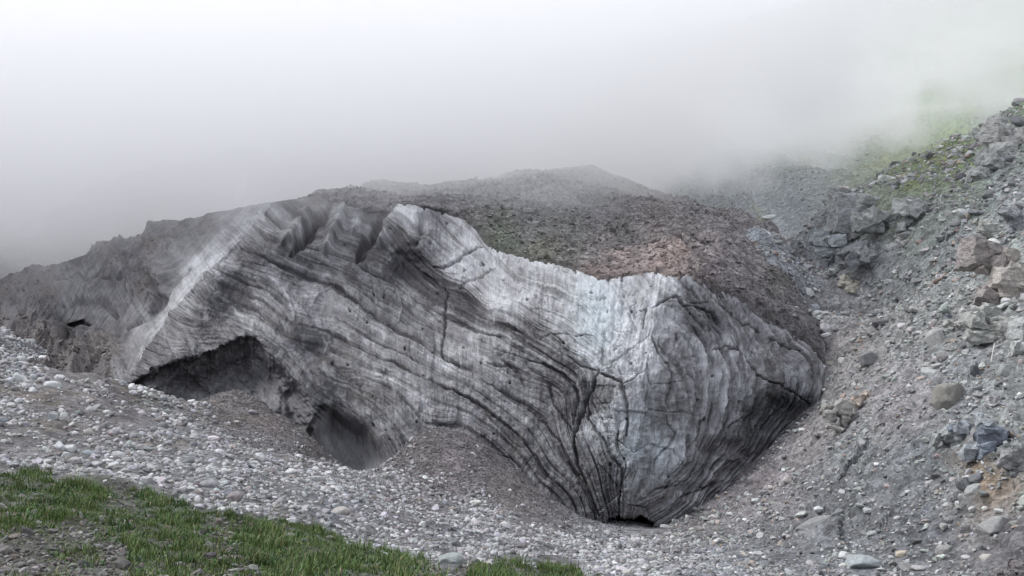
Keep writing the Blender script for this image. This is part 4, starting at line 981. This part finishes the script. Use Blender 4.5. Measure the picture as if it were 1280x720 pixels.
crag('pinkish-grey rock rib on the spur skyline behind the dark face', 1052, 252, 34, 46, T_, 9, 63, (-15, 4), .38, .6, 3)
crag('blue-grey rock buttress at the foot of the spur', 1036, 315, 40, 50, B_, 9, 64, (8, -4), .42, .6)
crag('slanting ledge of layered grey slabs in the middle of the spur', 1088, 322, 80, 34, (.25, .265, .265), 14, 65, (15, -25), .34, .7, dark=(.12, .125, .13))
crag('pale jointed blocks beside the turf patches of the spur', 1140, 270, 44, 34, G_, 10, 66, (30, 10), .35, .7)
crag('pale rocky knob on the skyline at the top of the slope', 1258, 168, 60, 56, (.33, .33, .31), 14, 67, (20, 6), .34, .7)
crag('grey broken rib descending below the skyline knob', 1232, 205, 50, 34, G_, 12, 68, (20, 20), .32, .7)
crag('dark wedge of rock in the high cliff at the frame edge', 1270, 275, 30, 28, (.12, .125, .14), 6, 69, (10, 20), .6, .6)
crag('large orange-stained pale cliff block at the frame edge', 1256, 345, 58, 84, (.36, .32, .28), 13, 70, (12, 18), .42, .6, dark=(.22, .20, .19))
crag('upright greenish rock face under the orange-stained block', 1236, 405, 50, 54, (.27, .275, .25), 10, 71, (8, 0), .4, .6)
crag('pale upright cliff block under the greenish rock face', 1274, 425, 26, 46, (.33, .34, .33), 5, 72, (5, 0), .6, .7)
crag('blue-grey fractured outcrop above the rusty earth patch', 1226, 545, 62, 56, (.24, .265, .285), 12, 73, (10, 8), .34, .5, dark=(.15, .17, .20))
crag('pale grey-green fin of rock left of the blue-grey outcrop', 1184, 545, 28, 38, (.27, .29, .28), 8, 74, (10, 25), .36, .5)
crag('dark lower ledge right of the rusty earth patch', 1268, 575, 34, 34, (.18, .18, .185), 8, 75, (6, 0), .42, .6)
crag('tan crumbling rib beside the ice edge', 1046, 522, 34, 60, (.30, .285, .255), 11, 76, (15, 15), .28, .5)
crag('small ledge of rusty rock above the tan crumbling rib', 1078, 498, 26, 14, (.32, .25, .20), 7, 77, (10, -10), .4, .6)
crag('cream-coloured bedrock patch in the upper rubble slope', 1062, 352, 26, 22, (.38, .35, .28), 7, 78, (12, 10), .4, .5)
crag('pale triangular crag in the middle of the upper slope', 1229, 290, 26, 40, (.33, .335, .30), 7, 79, (10, 25), .42, .5)
crag('dark purple-brown earth and rock bank at the bottom corner', 1270, 712, 46, 22, (.13, .105, .11), 10, 80, (0, 0), .4, .6)
crag('brownish rock nose high on the slope', 1197, 405, 34, 16, (.24, .23, .215), 8, 81, (10, 22), .36, .6)
crag('jutting grey ledge between the high rubble and the frame edge', 1215, 318, 34, 18, (.25, .26, .26), 8, 82, (10, 22), .36, .6)

# ---- pale pole lying against the slope
d = hit(1240, 456); s = px_m(d)
a = at(1238, 457, d); b2 = at(1242.5, 429, d + .3)
bm = bmesh.new(); bmesh.ops.create_cone(bm, cap_ends=True, segments=10, radius1=.055, radius2=.04, depth=1.0)
V_ = np.array([v.co[:] for v in bm.verts]); ax = b2 - a; L = np.linalg.norm(ax)
for v in bm.verts:
    tt = v.co.z + .5; v.co.x += .05 * math.sin(tt * 5); v.co.z = tt * L
me = bpy.data.meshes.new('pole'); bmesh.ops.bevel(bm, geom=[e for e in bm.edges if abs(e.verts[0].co.z - e.verts[1].co.z) < .01], offset=.01, segments=2, affect='EDGES'); bm.to_mesh(me); bm.free()
pole = bpy.data.objects.new('pole', me); C.objects.link(pole); me.materials.append(M_single); pole.location = [float(v) for v in a]
pole.rotation_euler = Vector(ax).to_track_quat('Z', 'Y').to_euler(); pole.color = (.7, .68, .65, 1)
pole['label'] = 'thin whitish weathered pole standing tilted on the rubble slope'; pole['category'] = 'pole'
V_, F_ = rock_mesh(901, 'angular', 2); stone_obj('rock', V_ * np.array([.62, .5, .4]), F_, at(1239, 457.5, d - .1), (0, 0, .4), (1, 1, 1), (.62, .62, .6), 'small white rock at the foot of the tilted pole')

import re as _re
LANDS = []
for h in HAND: LANDS.append((h[2], h[3], h[0], _re.split(r' (?:lying|in|on|at|of|between|touching|overhanging|resting|alone|left|beside|below|leaning|right|directly|inside|where|just|above|standing|near|with|under|that|next|from|slanting|continuing|high) ', h[8])[0].strip()))
LANDS += [(cx_, cy_, 'rock_outcrop', _re.split(r' (?:lying|in|on|at|of|between|beside|below|right|above|under|next|from|around|behind|left|with|descending|high) ', cl2)[0]) for cx_, cy_, cl2 in CRAGS]
LANDS += [(100,640,'turf','upper turf tongue'),(30,660,'turf','dim turf clump at the frame edge'),(200,700,'turf','lower turf patch'),(260,668,'turf','stony gap in the turf'),(120,690,'turf','dark stone patch in the turf'),(450,700,'turf','far end of the turf'),
          (60,595,'turf','upper edge of the turf'),(330,655,'turf','middle of the turf edge'),(740,680,'ice','meltwater tunnel'),(900,700,'ice','last pale gravel below the tunnel'),(700,660,'ice','dark foot of the ice cliff')]
ORD = ['nearest', 'second nearest', 'third nearest', 'fourth nearest', 'fifth nearest', 'sixth nearest', 'seventh nearest', 'eighth nearest', 'ninth nearest', 'tenth nearest', 'eleventh nearest', 'twelfth nearest']
PENDING = []
def relabel():
    # tell the single stones apart: tone, shape and the nearest landmark, then their order from it
    rows_ = {}
    for o, px, py, tone, kd in PENDING:
        dd = [(np.hypot(px - a, 1.5 * (py - b)), k) for k, (a, b, _, _) in enumerate(LANDS)]; dmin, k = min(dd); a, b, _, nm = LANDS[k]
        rel_ = 'above' if py < b - 8 else 'below' if py > b + 8 else 'beside'
        tn = 'pale' if tone > .42 else 'mid-grey' if tone > .24 else 'dark'
        base = '%s %s %s %%s %s the %s' % (tn, 'rounded' if kd == 0 else 'angular', o.name.split('.')[0] if o.name[:4] == 'boul' else 'rock', rel_, nm)
        rows_.setdefault(base, []).append((dmin, o))
    for base, l in rows_.items():
        l.sort(key=lambda t: t[0])
        for j, (_, o) in enumerate(l):
            o['label'] = base % (ORD[j] if j < len(ORD) else 'number %d in distance' % (j + 1)) if len(l) > 1 else ' '.join((base % 'lying').split())

# ---- split the scattered stones: the largest in the picture become objects of their own
def split(group, nmax, name, label_of, group_of):
    global LANDS
    P_, s_, T_, K_ = group; px, py = pix(P_); size_px = s_ * F / P_[:, 1]
    sc_ = np.where(in_pic(px, py, 2), size_px, 0)
    for hx, hy, hw in hand_px:      # clear the spots of the hand-placed ones
        near = np.hypot(px - hx, (py - hy) * 1.1) < hw * .42; sc_[near] = -1
    order = np.argsort(-sc_)[:nmax]; rest = np.ones(len(s_), bool); rest[order] = False; rest[sc_ < 0] = False
    for k in order:
        kk = (KR if K_[k] == 0 else KA)[2]; vi = k % len(kk); key = (name, int(K_[k]), vi)
        if key not in n_base: n_base[key] = mesh_np(name, *kk[vi], smooth=(K_[k] == 0), uniform=3)
        o_ = stone_obj(name, None, None, P_[k], r.normal(0, [.3, .3, 3]), np.array([1.0, 1.0, r.uniform(.75, 1.1)]) * s_[k], T_[k], label_of(px[k], py[k]), group_of(px[k], py[k]), mesh=n_base[key])
        PENDING.append((o_, px[k], py[k], float(T_[k].mean()), int(K_[k])))
    return rest, size_px
def lab_m(px, py):
    if px < 160 and py < 500: return 'pale grey boulder in the boulder field left of the dirt-covered ice'
    if py < 520: return 'pale boulder on the heap at the mouth of the ice cave'
    if px < 230: return 'grey stone on the mixed soil and boulder bank above the turf'
    return 'pale water-worn boulder in the dense boulder field between turf and ice'
def grp_m(px, py):
    return {'pale grey boulder in': 'boulders left of the dirt-covered ice', 'pale boulder on the h': 'boulders at the ice cave mouth', 'grey stone on the mix': 'boulders on the soil bank'}.get(lab_m(px, py)[:21], {'pale grey boulder in ': 'boulders left of the dirt-covered ice'}.get(lab_m(px, py)[:21], 'boulders between turf and ice'))
rest_m, sp_m = split(groups[0], 255, 'boulder', lab_m, grp_m)
def lab_s(px, py):
    if py < 300: return 'broken grey rock high on the slope near the turf patches'
    if px < 1060 and py < 480: return 'broken pale rock in the stony strip beside the ice edge'
    if py > 640: return 'broken grey rock at the foot of the rubble slope'
    return 'broken rock lying on the middle of the rubble slope'
def grp_s(px, py): return lab_s(px, py).replace('broken ', 'broken rocks: ')
rest_s, sp_s = split(groups[1], 215, 'rock', lab_s, grp_s)
rest_t, sp_t = split(groups[2], 45, 'rock', lambda a, b: 'dark stone lying among the near grass', lambda a, b: 'stones among the near grass')
relabel()
for (P_, s_, T_, K_), rest, spx, nm, lb in ((groups[0], rest_m, sp_m, 'moraine_stones', 'countless small pale stones filling the boulder field'),
        (groups[1], rest_s, sp_s, 'slope_stones', 'countless small broken stones on the rubble slope'), (groups[2], rest_t, sp_t, 'turf_stones', 'small dark stones between the tufts of grass')):
    parts = []
    for kind, KK in ((0, KR), (1, KA)):
        i = rest & (K_ == kind) & (spx >= 4.5)
        if i.any(): parts.append((P_[i], s_[i], T_[i], KK[1 if kind == 0 else 1]))
        i = rest & (K_ == kind) & (spx < 4.5)
        if i.any(): parts.append((P_[i], s_[i], T_[i], KK[0 if kind == 1 else 0]))
    # one mesh out of all parts
    VS, FS, CS, off = [], [], [], 0
    for (a_, b_, c_, k_) in parts:
        m = scatter_mesh('tmp', a_, b_, c_, k_, r, 0)
        nv = len(m.vertices); v = np.empty(nv * 3, np.float32); m.vertices.foreach_get('co', v); f = np.empty(len(m.loops), np.int32); m.loops.foreach_get('vertex_index', f)
        cc = np.empty(nv * 4, np.float32); m.color_attributes['base'].data.foreach_get('color', cc)
        VS.append(v.reshape(-1, 3)); FS.append(f.reshape(-1, 3) + off); off += nv; CS.append(cc.reshape(-1, 4)[:, :3]); bpy.data.meshes.remove(m)
    link(nm, mesh_np(nm, np.concatenate(VS), np.concatenate(FS), smooth=False, attrs={'base': np.concatenate(CS)}, uniform=3), M_stone, kind='stuff', label=lb)
    print(nm, off)

# ------------------------------------------------------------------ grass
r = np.random.default_rng(77)
x, y = polar(22000, r, -34, 8, 17.5, 46); nb_ = 15      # tufts, each a bunch of blades
tr = r.uniform(.05, .16, len(x)); x = np.repeat(x, nb_); y = np.repeat(y, nb_); tr = np.repeat(tr, nb_)
x = x + r.normal(0, 1, len(x)) * tr; y = y + r.normal(0, 1, len(y)) * tr
z = ground_z(x, y); px, py = pix(np.stack([x, y, z], -1)); tf = in_turf(px, py + 1.5); stn = stony(px, py, x, y)
clump = fbm2(x / .9, y / .9, 3, 401)
keep = (tf > .4) & (r.random(len(x)) < sstep(.8, .35, stn) * (.5 + .5 * sstep(-.3, .4, clump))) & (px < 765)
keep |= (r.random(len(x)) < .004) & (px < 560) & (tf < .4) & (py > np.interp(px, *GRASS_TOP) - 14)
i = np.where(keep)[0][:170000]; x, y, z, cl_ = x[i], y[i], z[i], clump[i]; n = len(i)
hgt = (.07 + .24 * sstep(-.3, .7, fbm2(x / 1.1, y / 1.1, 3, 405))) * .85 * np.exp(r.normal(0, .35, n)); wid = r.uniform(.006, .013, n) * (1 + .0 * y)
leafy = fbm2(x / .7, y / .7, 2, 404) > .2; wid = np.where(leafy, wid * 2.4, wid); hgt = np.where(leafy, hgt * .6, hgt)
az = r.uniform(0, 2 * np.pi, n); ln = r.uniform(.15, .75, n) * hgt
d1 = np.stack([np.cos(az), np.sin(az), 0 * az], -1); d2 = np.stack([-np.sin(az), np.cos(az), 0 * az], -1); up = np.array([0, 0, 1.0])
B0 = np.stack([x, y, z - .01], -1)
mid = B0 + up * (hgt * .6)[:, None] + d1 * (ln * .35)[:, None]; tip = B0 + up * hgt[:, None] * .95 + d1 * ln[:, None]
vs = np.stack([B0 - d2 * wid[:, None], B0 + d2 * wid[:, None], mid + d2 * (wid * .8)[:, None], mid - d2 * (wid * .8)[:, None], tip + d2 * .001, tip - d2 * .001], 1)
k = (np.arange(n) * 6)[:, None, None]; fs = (np.array([[0, 1, 2, 3], [3, 2, 4, 5]])[None] + k).reshape(-1, 4)
gc = np.array([.086, .136, .038]) * np.exp(r.normal(0, .22, (n, 1))) * (1 + np.array([.25, .05, .0]) * r.normal(0, .6, (n, 1))) * (.85 + .3 * sstep(-.5, .5, fbm2(x / 2.5, y / 2.5, 3, 402)))[:, None]
dry = r.random(n) < .09; gc[leafy] *= np.array([.8, .92, 1.1]); gc[dry] = np.array([.22, .20, .10])
M_grass, t, b = new_mat('grass_blade'); t.links.new(attr(t, 'base'), b.inputs['Base Color']); b.inputs['Roughness'].default_value = .6
b.inputs['Specular IOR Level'].default_value = .25
link('grass', mesh_np('grass', vs.reshape(-1, 3), fs, smooth=False, attrs={'base': np.repeat(gc, 6, 0)}), M_grass, kind='stuff', label='short green mountain grass growing among stones')
print('blades', n)
FOG = dict(kx=.26, b0=15.2, ky=.22, yref=160.0, nsc=.040, namp=24.0, ramp=9.0, dens=.032, y0=120.0, yr=24.0, thin=.0012, step=.22, top=69)

# ------------------------------------------------------------------ low cloud lying on the glacier (scattering air, a real volume)
def cloud_box(x0, x1, y0, y1, z0, z1):
    v = np.array([(x, y, z) for z in (z0, z1) for y in (y0, y1) for x in (x0, x1)], float)
    f = np.array([(0, 2, 3, 1), (4, 5, 7, 6), (0, 1, 5, 4), (2, 6, 7, 3), (0, 4, 6, 2), (1, 3, 7, 5)])
    return mesh_np('low_cloud', v, f, smooth=False)
mc = bpy.data.materials.new('cloud'); mc.use_nodes = True; t = mc.node_tree; t.nodes.clear()
out = N(t, 'ShaderNodeOutputMaterial'); vol = N(t, 'ShaderNodeVolumePrincipled')
vol.inputs['Color'].default_value = (1.0, 1.0, 1.0, 1); vol.inputs['Anisotropy'].default_value = .12
t.links.new(vol.outputs[0], out.inputs['Volume'])
p = pos(t); sx = N(t, 'ShaderNodeSeparateXYZ'); t.links.new(p, sx.inputs[0])
def M(op, a, b=None, c=None):
    n = N(t, 'ShaderNodeMath', operation=op)
    for i, v in enumerate((a, b, c)):
        if v is None: continue
        if isinstance(v, (int, float)): n.inputs[i].default_value = v
        else: t.links.new(v, n.inputs[i])
    return n.outputs[0]
# cloud base: lower to the left and with distance
xl = M('MAXIMUM', M('MINIMUM', sx.outputs[0], 70.0), -30.0)
base = M('ADD', M('MULTIPLY', xl, FOG['kx']), FOG['b0'])
base = M('SUBTRACT', base, M('MULTIPLY', M('MULTIPLY', M('MAXIMUM', M('SUBTRACT', sx.outputs[1], FOG['yref']), 0.0), FOG['ky']), mrange(t, sx.outputs[0], -16.0, 16.0, 1.0, 0.06)))
base = M('ADD', base, M('MULTIPLY', M('MAXIMUM', M('SUBTRACT', sx.outputs[0], 10.0), 0.0), .21))
nz = mrange(t, noise(t, FOG['nsc'], 3.0, .6, p), .33, .67)
base = M('ADD', base, M('MULTIPLY', M('SUBTRACT', nz, .5), FOG['namp']))
h = M('SUBTRACT', sx.outputs[2], base)
den = mrange(t, h, 0.0, FOG['ramp'], 0.0, 1.0)
den = M('MULTIPLY', M('POWER', den, 1.5), FOG['dens'])
yin = mrange(t, sx.outputs[1], FOG['y0'], FOG['y0'] + FOG['yr'], 0.0, 1.0)
den = M('MULTIPLY', den, yin)
den = M('ADD', den, M('MULTIPLY', yin, FOG['thin']))
t.links.new(den, vol.inputs['Density'])
mc.cycles.volume_step_rate = FOG['step']
cl = link('low_cloud', cloud_box(-190, 240, FOG['y0'], 420, -25, FOG['top']), mc, kind='stuff', label='pale low cloud and mist hiding the upper glacier and mountainside')
